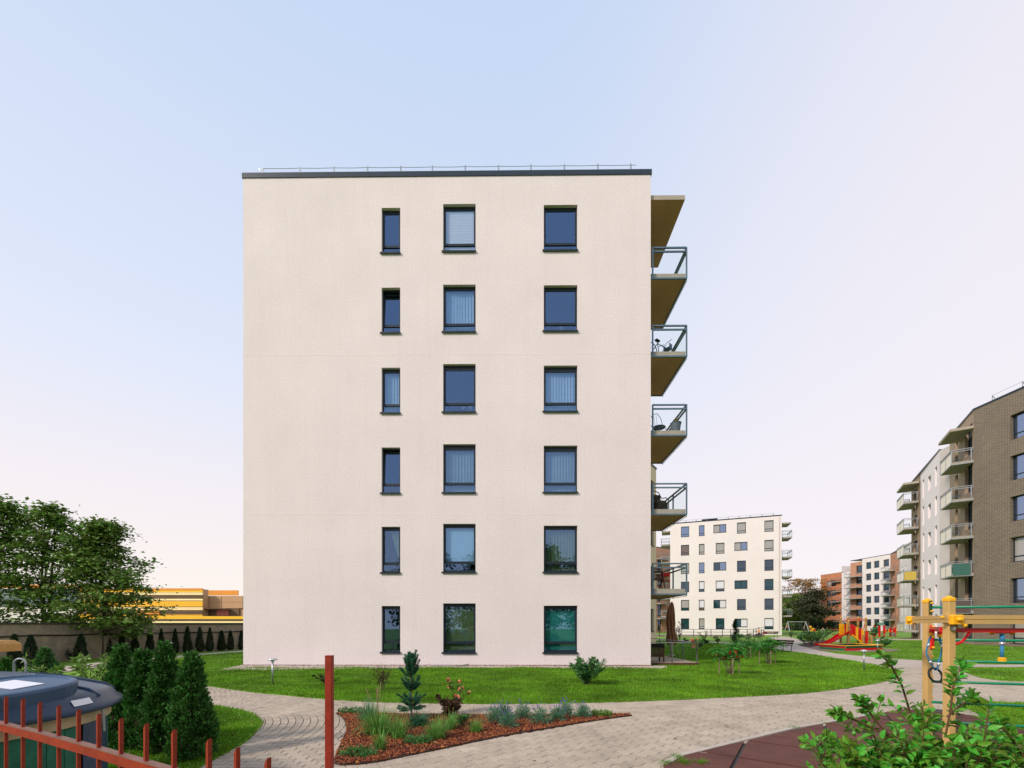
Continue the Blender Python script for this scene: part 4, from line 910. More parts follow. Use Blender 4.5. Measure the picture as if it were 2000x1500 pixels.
# ------------------------------------------------------------ things in the left foreground
fen = thing('steel_fence', 'low red brown steel fence of upright bars in the bottom left corner', 'fence', (-1.7, 1.7, 0))
FH = 1.2
def fpt(px, py): Y = (EYE-FH)*F/(py-HZ); return Vector(((px-1000)*Y/F, Y, 0))
tops = [(-22, 1356), (12, 1360), (45, 1364.5), (78, 1371), (115, 1377), (153.5, 1385), (193, 1393.5), (236.5, 1402.5), (285.5, 1412.5), (340, 1424), (408, 1442), (463, 1459), (523, 1479), (592, 1502)]
fa, fb_ = fpt(12, 1360), fpt(523, 1479); fdir = (fb_-fa).normalized(); frz = math.atan2(fdir.y, fdir.x)
bmv = MB(); w = .0058
bmv.v = [(-w, -w, 0), (w, -w, 0), (w, w, 0), (-w, w, 0), (-w, -w, FH-.016), (w, -w, FH), (w, w, FH), (-w, w, FH-.016)]
bmv.f = [(0, 1, 5, 4), (1, 2, 6, 5), (2, 3, 7, 6), (3, 0, 4, 7), (4, 5, 6, 7), (3, 2, 1, 0)]; bmv.mi = [0]*6
bme = bmv.mesh('bar', redpaint)
for t_ in tops: p = fpt(*t_); ob('bar', bme, fen, p-fen.location, frz)
for z_ in (1.05, .22):
    fp_ = [fpt(*t_)-fen.location for t_ in tops]; fp_[0] = fp_[0]-fdir*.3; rb0 = MB(); rc0 = MB()
    for a, b in zip(fp_[::3], fp_[3::3]+[fp_[-1]]): rb0.bar(a+Vector((0, 0, z_)), b+Vector((0, 0, z_)), .026, .034); rc0.bar(a+Vector((0, 0, z_+.0185)), b+Vector((0, 0, z_+.0185)), .028, .003)
    rb0.build('rail', redpaint, fen); rc0.build('rail_cap', railtop, fen)
ps = thing('fence_post', 'single square dark red steel post standing in front of the planting bed', 'post', (*at(643.5, 1281, 3.27)[:2], 0))
MB().cbox(-.025, .025, -.025, .025, 0, 1.305, .003).build('shaft', redpaint, ps); MB().box(-.0265, .0265, -.0265, .0265, 1.305, 1.309).build('cap_plate', redpaint, ps)
pil = thing('brick_pillar', 'yellow brick pillar with an overhanging tan cap at the left frame edge', 'pillar', (-3.07, 2.27, 0))
bm2 = MB().cbox(0, .17, 0, .17, 0, .068, .006).mesh('brick', yellowbrick)
MB().box(-.155, .155, -.155, .155, 0, 1.385).build('mortar_core', mortar, pil)
for k in range(18):
    for i in range(2):
        for j in range(2): ob('brick', bm2, pil, (-.173+i*.176, -.173+j*.176, k*.077+.004))
cp = MB(); cp.cbox(-.25, .25, -.25, .25, 1.39, 1.452, .02); cp.build('cap', capst, pil)
# half-sunken waste container
bn = thing('waste_container', 'round half buried waste container with dark blue lid and green slatted body', 'waste container', (-4.2, 3.05, 0))
RB = 1.08
lid = MB().lathe([(RB-.03, .885), (RB+.012, .89), (RB+.02, .905), (RB+.018, .93), (RB-.01, .945), (RB-.05, 1.005), (RB-.10, 1.035), (RB-.3, 1.10), (RB-.55, 1.155), (RB-.8, 1.18), (.02, 1.19)], 72).build('lid', lid_m, bn, shade=True)
hx = MB(); ring = []
def oval(rx, ry, z, n=36): return [(rx*math.copysign(abs(math.cos(2*PI*i/n))**.8, math.cos(2*PI*i/n)), ry*math.copysign(abs(math.sin(2*PI*i/n))**.8, math.sin(2*PI*i/n)), z) for i in range(n)]
levels = [oval(.235, .37, -.09), oval(.24, .375, .0), oval(.23, .365, .016), oval(.212, .34, .02), oval(.202, .32, .010), oval(.05, .06, .010)]
for l in levels: hx.v += l
for i in range(len(levels)-1):
    for k in range(36): hx.f.append((i*36+k, i*36+(k+1) % 36, (i+1)*36+(k+1) % 36, (i+1)*36+k)); hx.mi.append(0)
hx.f.append(tuple(5*36+k for k in range(36))); hx.mi.append(0)
ha = hx.build('hatch', lid_h, bn, shade=False); ha.location = (.79, -.10, 1.115); ha.rotation_euler = (R(3), R(7), 0)
lb = MB().box(-.11, .10, -.07, .13, .011, .0145).build('label_plate', white_m, ha)
ck = MB(); ck.tube([(-.0, -.04+.03*math.sin(i*1.9), 1.0) for i in range(1)]*1+[(0, 0, 0)], .001, 4) if False else None
st = MB()
aa = math.atan2(-.38, 1.0); 
for s_ in range(6):
    a0 = .06+s_*.026; a1 = a0+.026
    st.quad((math.cos(a0)*1.0705, math.sin(a0)*1.0705, .952), (math.cos(a1)*1.0705, math.sin(a1)*1.0705, .952), (math.cos(a1)*1.044, math.sin(a1)*1.044, .994), (math.cos(a0)*1.044, math.sin(a0)*1.044, .994))
for k in range(14):
    a_ = 2*PI*k/14+.33; MB().tube([(math.cos(a_)*r_, math.sin(a_)*r_, z_) for r_, z_ in ((1.045, .985), (.98, 1.036), (.78, 1.101), (.53, 1.156))], [.012, .016, .014, .004], 6).build('rib', lid_m, lid, shade=True)
st.build('sticker', white_m, lid)
hd = MB(); hp_ = [(-.05, 0, -.05), (-.05, 0, .04)]+[(-.05*math.cos(t), 0, .04+.05*math.sin(t)) for t in [i*PI/8 for i in range(1, 8)]]+[(.05, 0, .04), (.05, 0, -.05)]
hh = hd.tube(hp_, .009, 8).build('lifting_loop', steel, bn, (.02, .95, 1.165)); hh.rotation_euler = (0, 0, .1)
hh.location = (at(39, 1312, 4.1)[0]+4.2, 4.1-3.05, 1.13)
MB().lathe([(RB-.08, .80), (RB-.055, .80), (RB-.055, .885), (RB-.08, .885)], 72).build('wood_ring', beige_w, bn)
MB().lathe([(RB-.14, 0), (RB-.14, .86)], 48).build('drum', black, bn)
sl = MB().box(-.058, .058, -.012, .012, 0, .80).mesh('slat', slat_g); ns_ = 52
for k in range(ns_):
    a = 2*PI*k/ns_
    if not (.22 < a < .52): o = ob('slat', sl, bn, ((RB-.09)*math.cos(a), (RB-.09)*math.sin(a), 0), a+PI/2)
dp_ = MB()
for s_ in range(6):
    a0 = .2+s_*.06; a1 = a0+.06; r1 = RB-.065; dp_.quad((math.cos(a0)*r1, math.sin(a0)*r1, .1), (math.cos(a1)*r1, math.sin(a1)*r1, .1), (math.cos(a1)*r1, math.sin(a1)*r1, .84), (math.cos(a0)*r1, math.sin(a0)*r1, .84))
dp_.build('side_panel', lid_m, bn); MB().tube([(RB-.03, .3, .89), (RB-.02, .3, .72)], .010, 6).build('strap', steel, bn)

# ------------------------------------------------------------ vegetation builders
def conifer(name, label, loc, h, r, m, n, size, group=None, core=True, prof=None, lean=0, rnd=.14, spray=False):
    t = thing(name, label, 'conifer', (*loc, 0), random.uniform(0, 6), group)
    prof = prof or (lambda z: (1-z)**.75*min(1, .55+z*3))
    z = rng.random(n)**1.15; a = rng.uniform(0, 2*PI, n); lump = 1+rnd*np.sin(a*3+z*9)+rnd*.7*np.sin(a*5-z*17)
    rad = np.array([prof(q) for q in z])*r*lump*rng.uniform(.72, 1.05, n)
    P = np.column_stack([rad*np.cos(a)+lean*z, rad*np.sin(a), z*h*.97+.03]); D = unit(np.column_stack([np.cos(a)*.75, np.sin(a)*.75, np.full(n, 1.0)])+rng.normal(0, .38, (n, 3)))
    V, Fc = leaves(P, D, rnd_dir(n), size*rng.uniform(.6, 1.3, n), size*.42*rng.uniform(.6, 1.2, n), .05)
    if spray:
        ns = int(n/26); z = rng.random(ns)**.9; a = rng.uniform(0, 2*PI, ns); rad = np.array([prof(q) for q in z])*r*rng.uniform(.72, 1.12, ns)*(1+.16*np.sin(a*3+z*8)+.12*np.sin(a*5-z*19))
        Cc = np.column_stack([rad*np.cos(a), rad*np.sin(a), z*h*.95+.02]); U = unit(np.column_stack([np.cos(a)*.55, np.sin(a)*.55, np.full(ns, 1.0)])+rng.normal(0, .25, (ns, 3))); Sd = unit(np.cross(U, rnd_dir(ns)))
        ci = np.repeat(np.arange(ns), 26); nn = len(ci); tt = rng.random(nn); s_ = rng.choice([-1, 1], nn); sl_ = rng.uniform(.06, .13, ns)[ci]
        P = Cc[ci]+U[ci]*(tt*sl_)[:, None]-U[ci]*.04+Sd[ci]*(s_*(1-tt)*.035*rng.random(nn))[:, None]; D = U[ci]+Sd[ci]*(s_*.75)[:, None]+rng.normal(0, .22, (nn, 3)); V, Fc = leaves(P, D, rnd_dir(nn), size*rng.uniform(.5, 1.1, nn), size*.34*rng.uniform(.6, 1.2, nn), .05)
    o = tag(npmesh('foliage', V, Fc, m, t), kind='stuff')
    if core:
        cb = MB().lathe([(r*.66*prof(q/8), q/8*h*.93+.02) for q in range(0, 8)]+[(.004, h*.93)], 10).build('trunk', m if False else bark, t)  # dark cone core added inside the crown for opacity, not a real trunk
    else: MB().tube([(0, 0, 0), (lean*.5, 0, h*.8)], [.02, .006], 6).build('trunk', bark, t)
    return t
def copy_thing(t, loc, rz, sc, label, group=None):
    c = t.copy(); COL.objects.link(c); c.location = (*loc, 0); c.rotation_euler = (0, 0, rz); c.scale = (sc[0], sc[0], sc[1]); c['label'] = label
    if group: c['group'] = group
    for ch in list(t.children): d = ch.copy(); COL.objects.link(d); d.parent = c
    return c
# clipped dark row along the wall
grp = 'small dark conifers in a row along the concrete wall'
crow = [(28, 1310, 1243, 24), (60, 1304, 1244, 27), (92, 1289.5, 1240, 22), (125, 1291, 1244, 21), (158, 1291, 1241, 22), (183, 1286, 1243, 20), (210, 1284.5, 1241, 18), (238, 1283, 1241, 15), (263, 1282, 1241, 17), (293, 1281, 1230, 15), (315, 1279.5, 1231, 13), (342, 1276.5, 1231, 14), (366, 1275.5, 1226.5, 15), (390, 1274, 1227.5, 15), (410, 1273, 1229, 14), (433, 1271, 1234, 14), (450, 1270, 1234, 13), (472, 1269, 1234, 13)]
protos = []
ordn = ['first', 'second', 'third', 'fourth', 'fifth', 'sixth', 'seventh', 'eighth', 'ninth', 'tenth', 'eleventh', 'twelfth', 'thirteenth', 'fourteenth', 'fifteenth', 'sixteenth', 'seventeenth', 'eighteenth']
for i, (px_, yb, yt, wd) in enumerate(crow):
    x, y = G(px_, yb); h = (yb-yt)*y/F*1.04; r = wd/2*y/F*1.02; k = len(crow)-1-i
    lab = f'small dark conifer by the concrete wall, {ordn[k]} of its row from the pale block' if k else 'small dark conifer by the wall, half hidden by the corner of the pale block'
    if i < 3:
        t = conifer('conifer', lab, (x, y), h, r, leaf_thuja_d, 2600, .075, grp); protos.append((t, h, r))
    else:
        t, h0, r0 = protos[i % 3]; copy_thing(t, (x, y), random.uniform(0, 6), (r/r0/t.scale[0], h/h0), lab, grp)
# four bushy thujas behind the fence
tg = 'bushy thujas behind the waste container'
tj = [(236, 1262, 5.35, .205, 'leftmost bushy thuja, its loose tip standing behind the waste container'), (279, 1272, 5.3, .225, 'broad bushy thuja with a blunt top, second from the waste container'), (321, 1256, 5.15, .21, 'tallest bushy thuja with a pointed tip, third from the waste container'), (374, 1278, 4.9, .225, 'rightmost bushy thuja, beside the small corner lawn')]
tprof = lambda z: (1-z)**.68*min(1, .75+z*1.2)
for i, (px_, yt, Y, r, lab) in enumerate(tj):
    x, y, z = at(px_, yt, Y); conifer('thuja', lab, (x, y), z, r, leaf_thuja, 26000, .048, tg, prof=tprof, rnd=.3, spray=True)
x, y, z = at(88, 1268, 6.2); conifer('spruce', 'small light green spruce just behind the lifting loop of the container', (x, y), z, .33, mat('young_spruce', (.07, .19, .05), .6, .3, 4, isl=.4, trans=.2), 4200, .06, rnd=.1)
x, y, z = at(12, 1288, 5.6); conifer('spruce', 'small soft green conifer between the brick pillar and the dark row', (x, y), z, .25, leaf_thuja, 2600, .06)
def shrub(name, label, cat, loc, stems, m, nleaf, lsize, lw=.45, stem_m=bark, spread=.5, h=1.0, group=None, up=.35, lf=leaves, tipbias=.5, stem_r=.008, flowers=None, zs=.6):
    """stems rise from the base and fan out; leaves sit along them"""
    t = thing(name, label, cat, (*loc, 0), 0, group); sm = MB(); pts = []
    for s in range(stems):
        a = 2*PI*s/stems+random.uniform(-.5, .5); hh = h*random.uniform(.62, 1.0); sp_ = spread*random.uniform(.25, 1.0); P = []
        for k in range(7):
            q = k/6; P.append(Vector((math.cos(a)*sp_*q**1.2+random.gauss(0, .012), math.sin(a)*sp_*q**1.2+random.gauss(0, .012), hh*q*(1-.08*q))))
        sm.tube(P, [stem_r*(1-.75*k/6) for k in range(7)], 5); pts.append(P)
        for b in range(3):
            k = random.randint(2, 5); d = Vector((random.gauss(0, 1), random.gauss(0, 1), .7)).normalized()*hh*random.uniform(.15, .32); Q = [P[k], P[k]+d*.5+Vector((0, 0, .01)), P[k]+d]; sm.tube(Q, [stem_r*.5, stem_r*.35, stem_r*.2], 4); pts.append(Q)
    sm.build('stem', stem_m, t)
    ix = rng.integers(0, len(pts), nleaf); tt = rng.random(nleaf)**tipbias; B = np.zeros((nleaf, 3))
    for i in range(nleaf):
        P = pts[ix[i]]; f = .12+.88*tt[i]; f = f*(len(P)-1); k = min(int(f), len(P)-2); B[i] = P[k].lerp(P[k+1], f-k)
    D = rnd_dir(nleaf, up, zs); B = B+D*rng.uniform(0, .02, (nleaf, 1)); V, Fc = lf(B, D, rnd_dir(nleaf, 1.2), lsize*rng.uniform(.6, 1.25, nleaf), lsize*lw*rng.uniform(.7, 1.2, nleaf))
    tag(npmesh('foliage', V, Fc, m, t), kind='stuff')
    if flowers:
        fm_, fn, fs, where = flowers
        for i in range(fn):
            P = pts[where[i] if where else random.randrange(len(pts))][-1]+Vector((random.gauss(0, .02), random.gauss(0, .02), random.uniform(0, .03))); q = 14; D = rnd_dir(q, .4); V, Fc = leaves6(np.tile(np.array(P), (q, 1)), D, rnd_dir(q, 1), np.full(q, fs), np.full(q, fs*.8)); npmesh('flower', V, Fc, fm_, t)
    return t
shrub('shrub', 'pale green feathery shrub behind the blue lidded container', 'shrub', at(160, 0, 5.9)[:2], 12, leaf_light, 2600, .085, .3, up=.2, spread=.62, h=1.28)
shrub('shrub', 'yellow green leafy shrub with small flowers between container and thujas', 'shrub', at(196, 0, 5.5)[:2], 10, leaf_light, 1600, .07, .35, up=.2, spread=.4, h=1.0)
# broadleaf trees
def broadleaf(name, label, cat, loc, base_h, env, ncl, per, size, m, cl=(.5, .5, .17), trunk_r=.09, limbs=16, group=None, flat=True, trunks=1, bm__=None, branches_seen=True):
    """env: list of (z, half width x, centre offset x)"""
    t = thing(name, label, cat, (*loc, 0), 0, group); zs_ = [e_[0] for e_ in env]; C = []
    for _ in range(ncl*4):
        z = random.uniform(zs_[0], zs_[-1]); w = np.interp(z, zs_, [e_[1] for e_ in env]); o = np.interp(z, zs_, [e_[2] for e_ in env])
        a = random.uniform(0, 2*PI); q = math.sqrt(random.uniform(.0, 1)); w *= 1+.22*math.sin(a*3+z*2.7)+.14*math.sin(a*5-z*4.1); q *= random.choice((1, 1, 1, 1, 1, 1, 1.28)); C.append((o+math.cos(a)*w*q, math.sin(a)*w*q*.9, z))
        if len(C) >= ncl: break
    C = np.array(C); tb = MB()
    top = zs_[-1]
    for k in range(trunks):
        dx = (k-(trunks-1)/2)*.5; P = [(0, 0, 0), (dx*.2, 0, base_h*.6)]+[(dx*(.3+.7*f)+random.gauss(0, .06)+np.interp(base_h+(top*.9-base_h)*f, zs_, [e_[2] for e_ in env])*f, random.gauss(0, .08), base_h*.6+(top*.92-base_h*.6)*f) for f in (.25, .5, .75, 1)]
        tb.tube(P, [trunk_r*q for q in (1.15, .95, .75, .5, .3, .1)], 8)
    tb.build('trunk', bm__ or bark, t)
    order = rng.permutation(len(C))[:limbs]; lb_ = MB()
    for i in order:
        c = Vector(C[i]); z0 = max(base_h*.7, c.z*.62-.2); s_ = Vector((np.interp(z0, zs_, [e_[2] for e_ in env])*.5, 0, z0)); m_ = s_.lerp(c, .5)+Vector((0, 0, -.06*(c-s_).length)); rr_ = trunk_r*.38; lb_.tube([s_, m_, c], [rr_, rr_*.6, rr_*.2], 6)
    lb_.build('limb', bm__ or bark, t)
    n = len(C)*per; ci = np.repeat(np.arange(len(C)), per); sc_ = rng.uniform(.6, 1.3, len(C))[ci]; off = rng.normal(size=(n, 3))*np.array(cl)*sc_[:, None]*.62
    P = C[ci]+off; D = rnd_dir(n, -.15 if flat else .1, .35 if flat else 1); N = rnd_dir(n, 2.2 if flat else .5)
    V, Fc = leaves(P, D, N, size*rng.uniform(.6, 1.3, n), size*.8*rng.uniform(.6, 1.2, n), .06); tag(npmesh('crown', V, Fc, m, t), kind='stuff'); return t
tgx = 'maples beyond the concrete wall'
broadleaf('maple_tree', 'tall dark maple cut by the left edge of the photo beyond the wall', 'tree', at(-28, 0, 19.2)[:2], 1.4, [(1.0, 1.3, 0), (2.6, 1.9, .0), (4.5, 1.7, .1), (6.2, 1.1, .3), (7.0, .4, .5)], 190, 62, .17, leaf_maple, group=tgx)
broadleaf('maple_tree', 'airy maple with bare forked trunk and two thin top shoots beyond the wall', 'tree', at(88, 0, 19.6)[:2], 1.6, [(.9, 1.2, 0), (1.8, 1.1, 0), (2.9, 1.0, .0), (4.0, 1.45, .05), (5.2, 1.2, .15), (6.2, .6, .2), (6.9, .2, .25)], 160, 56, .17, leaf_maple, trunks=2, trunk_r=.10, group=tgx)
broadleaf('maple_tree', 'dense broad maple reaching over the wall towards the yellow striped hall', 'tree', at(198, 0, 20.0)[:2], 1.5, [(1.0, 1.5, .4), (2.0, 1.9, .35), (3.2, 1.8, .15), (4.4, 1.3, -.1), (5.3, .75, -.05), (6.2, .25, .1)], 250, 64, .17, leaf_maple, group=tgx)

# ------------------------------------------------------------ planting bed and lawn plants
def tuft(label, px_, py_, h, n, spread, w=.006, m=grass_t, cat='ornamental grass', droop=(.1, .8), up=1.0, group=None, name='ornamental_grass', rad=.06, plumes=0):
    x, y = G(px_, py_); t = thing(name, label, cat, (x, y, .045), 0, group); a = rng.uniform(0, 2*PI, n); r0 = rng.uniform(0, rad, n)
    P = np.column_stack([np.cos(a)*r0, np.sin(a)*r0, np.zeros(n)]); tilt = rng.uniform(.05, spread, n); D = np.column_stack([np.cos(a)*tilt, np.sin(a)*tilt, np.full(n, up)])
    V, Fc = ribbons(P, D, rng.uniform(*droop, n), h*rng.uniform(.5, 1.1, n), w); tag(npmesh('foliage', V, Fc, m, t), kind='stuff')
    if plumes:
        mb = MB()
        for _ in range(plumes):
            a_ = random.uniform(0, 2*PI); tp = (math.cos(a_)*.2*h*1.2, math.sin(a_)*.2*h, h*random.uniform(.9, 1.12)); mb.tube([(0, 0, .05), (tp[0]*.4, tp[1]*.4, tp[2]*.6), tp, (tp[0]*1.08, tp[1]*1.08, tp[2]+.03), (tp[0]*1.15, tp[1]*1.15, tp[2]+.06)], [.0015, .0015, .004, .005, .001], 4)
        mb.build('plume', mat('plume', (.32, .22, .12), .8, .2), t)
    return t
og = 'ornamental grasses in the bark bed'
tuft('large clump of fresh green ornamental grass nearest the red post', 738, 1440, .58, 420, .8, .013, plumes=5, group=og, rad=.16)
tuft('upright tuft of light green grass, lowest and nearest in the bed', 743, 1473, .36, 130, .4, .011, group=og)
tuft('tall arching light green grass just left of the little pine', 776, 1449, .48, 230, .65, .012, group=og, rad=.09)
tuft('dense fountain of fine green grass below the dry red shrub', 853, 1450, .40, 520, .75, .008, group=og, rad=.1)
tuft('fine dark green grass right behind the fountain of fine grass', 878, 1432, .40, 360, .65, .008, group=og, rad=.08)
tuft('small dark green grass tuft alone in the middle of the bark', 928, 1437, .30, 260, .7, .008, group=og, rad=.07, plumes=3)
tuft('blue green grass mound behind the first clump near the paving', 720, 1412, .46, 340, .6, .009, m=leaf_lav, group=og, rad=.12)
tuft('dark blue green grass mound under the little pine', 815, 1424, .36, 420, .8, .008, m=leaf_blue, group=og, rad=.14)
def creeping(label, px_, py_, r, m=leaf_thuja):
    x, y = G(px_, py_); t = thing('creeping_juniper', label, 'ground plant', (x, y, .05)); n = 420; a = rng.uniform(0, 2*PI, n); q = rng.random(n)**.6*r
    P = np.column_stack([np.cos(a)*q*1.3, np.sin(a)*q*.7, rng.uniform(0, .07, n)]); V, Fc = leaves(P, rnd_dir(n, .5), rnd_dir(n), rng.uniform(.03, .07, n), rng.uniform(.008, .018, n)); tag(npmesh('foliage', V, Fc, m, t), kind='stuff')
    MB().tube([(-r, 0, .01), (0, 0, .03), (r, .03, .02)], .004, 5).build('stem', bark, t)
creeping('flat spreading juniper near the bottom edge beside the red post', 700, 1484, .17, leaf_rose); creeping('small creeping juniper between the grasses in the bark bed', 816, 1459, .15, leaf_rose)
creeping('low flat green plant at the left tip of the bark bed', 688, 1398, .2)
# lavender
lg = 'lavender bushes along the tip of the bed'
lavs = [(966, 1418, .17, 'leftmost lavender bush, tallest of the pair behind the front one'), (984, 1408, .15, 'lavender bush at the back, half hidden by its left neighbour'), (993, 1427, .15, 'silvery lavender bush standing lowest and nearest in its row'), (1022, 1411, .16, 'lavender bush with violet spikes right of the silvery front one'), (1056, 1420, .17, 'round grey green lavender bush in the middle of the row'), (1088, 1413, .14, 'low wide lavender bush right of the round middle one'), (1106, 1404, .15, 'lavender bush set back against the paving near the bed tip'), (1139, 1407, .14, 'last lavender bush towards the narrow tip of the bed')]
for px_, py_, h, lab in lavs:
    x, y = G(px_, py_); n = 900; t = thing('lavender', lab, 'lavender', (x, y, .045), 0, lg); D = rnd_dir(n, 1.1); D[:, 2] = np.abs(D[:, 2]); rr_ = rng.uniform(.3, 1, n)*h*1.15
    P = D*rr_[:, None]*np.array([.85, .85, 1.2]); V, Fc = leaves(P, D+rng.normal(0, .2, (n, 3)), rnd_dir(n), rng.uniform(.03, .055, n), rng.uniform(.006, .011, n)); tag(npmesh('foliage', V, Fc, leaf_lav, t), kind='stuff')
    fl = MB(); stt = MB()
    for _ in range(14):
        d = Vector((random.gauss(0, .35), random.gauss(0, .35), 1)).normalized(); p1 = d*h*random.uniform(1.3, 1.9); stt.tube([d*.05, p1], .0012, 3); fl.tube([p1, p1+d*.018, p1+d*.036], [.003, .0055, .002], 5)
    stt.build('stem', leaf_lav, t); fl.build('flower', flower_v, t)
creeping('pale yellow green ground plant near the tip of the bed', 1175, 1404, .14, leaf_light)
# little blue pine with tiers
def tiered_pine():
    x, y = G(803, 1410); t = thing('dwarf_pine', 'small blue green pine with tiered branches standing in the planting bed', 'conifer', (x, y, .04)); H = .04+(EYE-(1281-HZ)*y/F)
    s = y/F; tr = MB().tube([(0, 0, 0), (.01, 0, H*.3), (-.005, 0, H*.6), (.02, 0, H*.96)], [.014, .011, .008, .004], 7); brp = []
    def branch(z0, a, Lh, rise, k=1.0):
        P = [Vector((0, 0, z0)), Vector((math.cos(a)*Lh*.5, math.sin(a)*Lh*.5, z0+rise*.3)), Vector((math.cos(a)*Lh, math.sin(a)*Lh, z0+rise))]; tr.tube(P, [.006, .005, .003], 5); brp.append(P)
    for tier, (zf, Ln_, rise) in enumerate([(.15, .24, .03), (.21, .22, .07), (.27, .20, .09), (.42, .15, .10), (.46, .17, .15), (.63, .16, .13), (.68, .15, .2), (.74, .11, .2), (.8, .05, .16)]):
        for k in range(9): branch(H*zf+random.uniform(-.02, .02), k*.7+tier*1.3, Ln_*random.uniform(.55, 1.2), rise*H)
    brp.append([Vector((.02, 0, H*.8)), Vector((.05, 0, H*.92)), Vector((.075, 0, H*1.0))])
    n = 20000; ix = rng.integers(0, len(brp), n); f = rng.uniform(.25, 1, n); B = np.zeros((n, 3)); Dd = np.zeros((n, 3))
    for i in range(n):
        P = brp[ix[i]]; q = f[i]*2; k = min(int(q), 1); B[i] = P[k].lerp(P[k+1], q-k); Dd[i] = (P[k+1]-P[k]).normalized()
    D = unit(Dd*.8+rnd_dir(n)*.9+np.array([0, 0, .25])); V, Fc = leaves(B, D, rnd_dir(n), rng.uniform(.026, .05, n), np.full(n, .0055)); tr.build('trunk', bark, t); tag(npmesh('foliage', V, Fc, leaf_blue, t), kind='stuff')
tiered_pine()
shrub('barberry', 'dark red thin barberry with arching bare tips on the lawn', 'shrub', G(747, 1353), 9, leaf_red, 620, .035, .5, spread=.24, h=.80, stem_r=.004, tipbias=.9)
shrub('shrub', 'low dark green shrub on the lawn behind the red post', 'shrub', G(641, 1342), 10, leaf_dark, 900, .045, .5, spread=.36, h=.36)
shrub('rose_bush', 'slender rose with peach coloured blooms at the back of the bed', 'rose bush', G(893, 1398), 7, leaf_light, 1000, .034, .5, spread=.17, h=.66, stem_r=.004, flowers=(flower_o, 13, .042, None), tipbias=.35)
shrub('shrub', 'withered dark reddish shrub under the peach rose', 'shrub', G(880, 1412), 9, mat('dry_leaf', (.07, .03, .016), .8, .3, 8, isl=.5, hue=.03), 1700, .045, .6, spread=.26, h=.44, stem_r=.005)
shrub('shrub', 'small green and white leafed shrub in the middle of the bed', 'shrub', G(900, 1424), 8, leaf_rose, 500, .035, .5, spread=.18, h=.26)
shrub('rose_bush', 'round green rose bush alone on the lawn before the right windows', 'rose bush', G(1145, 1342), 30, leaf_rose, 6800, .045, .62, spread=.52, h=.76, stem_r=.006, lf=leaves6, up=.1)
# staghorn sumacs with stakes
def sumac(label, px_, py_, h, sp_, n, flowers=0, stakes=True, group='staked sumacs on the lawn', seed=1):
    x, y = G(px_, py_); t = thing('sumac', label, 'young tree', (x, y, .04), 0, group); sm = MB(); fronds = []; random.seed(seed)
    tips = []
    for s in range(n):
        a = 2*PI*s/n+random.uniform(-.4, .4); q = sp_*random.uniform(.35, 1); tp = Vector((math.cos(a)*q, math.sin(a)*q, h*random.uniform(.5, .88))); sm.tube([(math.cos(a)*.03, math.sin(a)*.03, 0), tp*.45+Vector((0, 0, .06)), tp], [.014, .011, .006], 6); tips.append(tp)
    sm.build('stem', bark, t); Ps = []; Ds = []; rb2 = MB()
    for tp in tips:
        for k in range(13):
            a = random.uniform(0, 2*PI); Lf = .30*random.uniform(.6, 1.2); el = random.uniform(.1, 1.5); prev = tp
            for q in range(1, 10):
                f = q/9; p = tp+Vector((math.cos(a)*Lf*f, math.sin(a)*Lf*f, Lf*(el*f-.75*f*f))); d = (p-prev).normalized(); sd = d.cross(Vector((0, 0, 1))).normalized()
                for s_ in (1, -1): Ps.append(p); Ds.append(sd*s_+d*.45+Vector((0, 0, -.25)))
                prev = p
    Ps = np.array([p[:] for p in Ps]); Ds = np.array([d[:] for d in Ds]); nn = len(Ps); V, Fc = leaves(Ps, Ds, np.tile([0, 0, 1.0], (nn, 1))+rng.normal(0, .3, (nn, 3)), rng.uniform(.07, .11, nn), np.full(nn, .03)); tag(npmesh('foliage', V, Fc, leaf_sumac, t), kind='stuff')
    for k in range(flowers):
        tp = tips[k % len(tips)]+Vector((random.gauss(0, .05), random.gauss(0, .05), -.05+random.uniform(-.12, .05))); d = Vector((random.gauss(0, .7), random.gauss(0, .3), .6)).normalized()
        MB().tube([tp, tp+d*.03, tp+d*.07, tp+d*.11], [.012, .030, .026, .006], 8).build('flower_cone', flower_r, t)
    if stakes:
        for a in (2.9, 4.5, .1):
            q = .30; MB().tube([(math.cos(a)*q, math.sin(a)*q, 0), (math.cos(a)*q*.98, math.sin(a)*q*.98, .52)], .016, 7).build('stake', stick, t)
        MB().tube([(.3, .03, .46), (-.29, .07, .45)], .012, 6).build('tie_bar', black, t)
    return t
sumac('young staked sumac with red flower cones, nearest on the lawn', 1426, 1321, .98, .36, 6, 9, seed=3)
sumac('young staked sumac without flowers, between the red flowered one and the bench', 1500, 1299, .98, .34, 7, 0, seed=5)
sumac('thin staked sapling behind the red flowered sumac', 1462, 1285, .90, .3, 4, 0, seed=8)
sumac('low sapling farthest back between the two larger sumacs', 1450, 1262, 1.0, .7, 5, 0, False, seed=9)
random.seed(21)
shrub('young_tree', 'small dark purple leaved tree just right of the folded umbrella', 'young tree', G(1327, 1256), 5, leaf_red, 420, .08, .6, spread=.5, h=1.95, stem_r=.014, tipbias=.8)
shrub('shrub', 'yellow green cut leaved shrub before the ramp railing', 'shrub', G(1374, 1262), 7, leaf_light, 500, .09, .35, spread=.6, h=1.25, stem_r=.012, tipbias=.35)
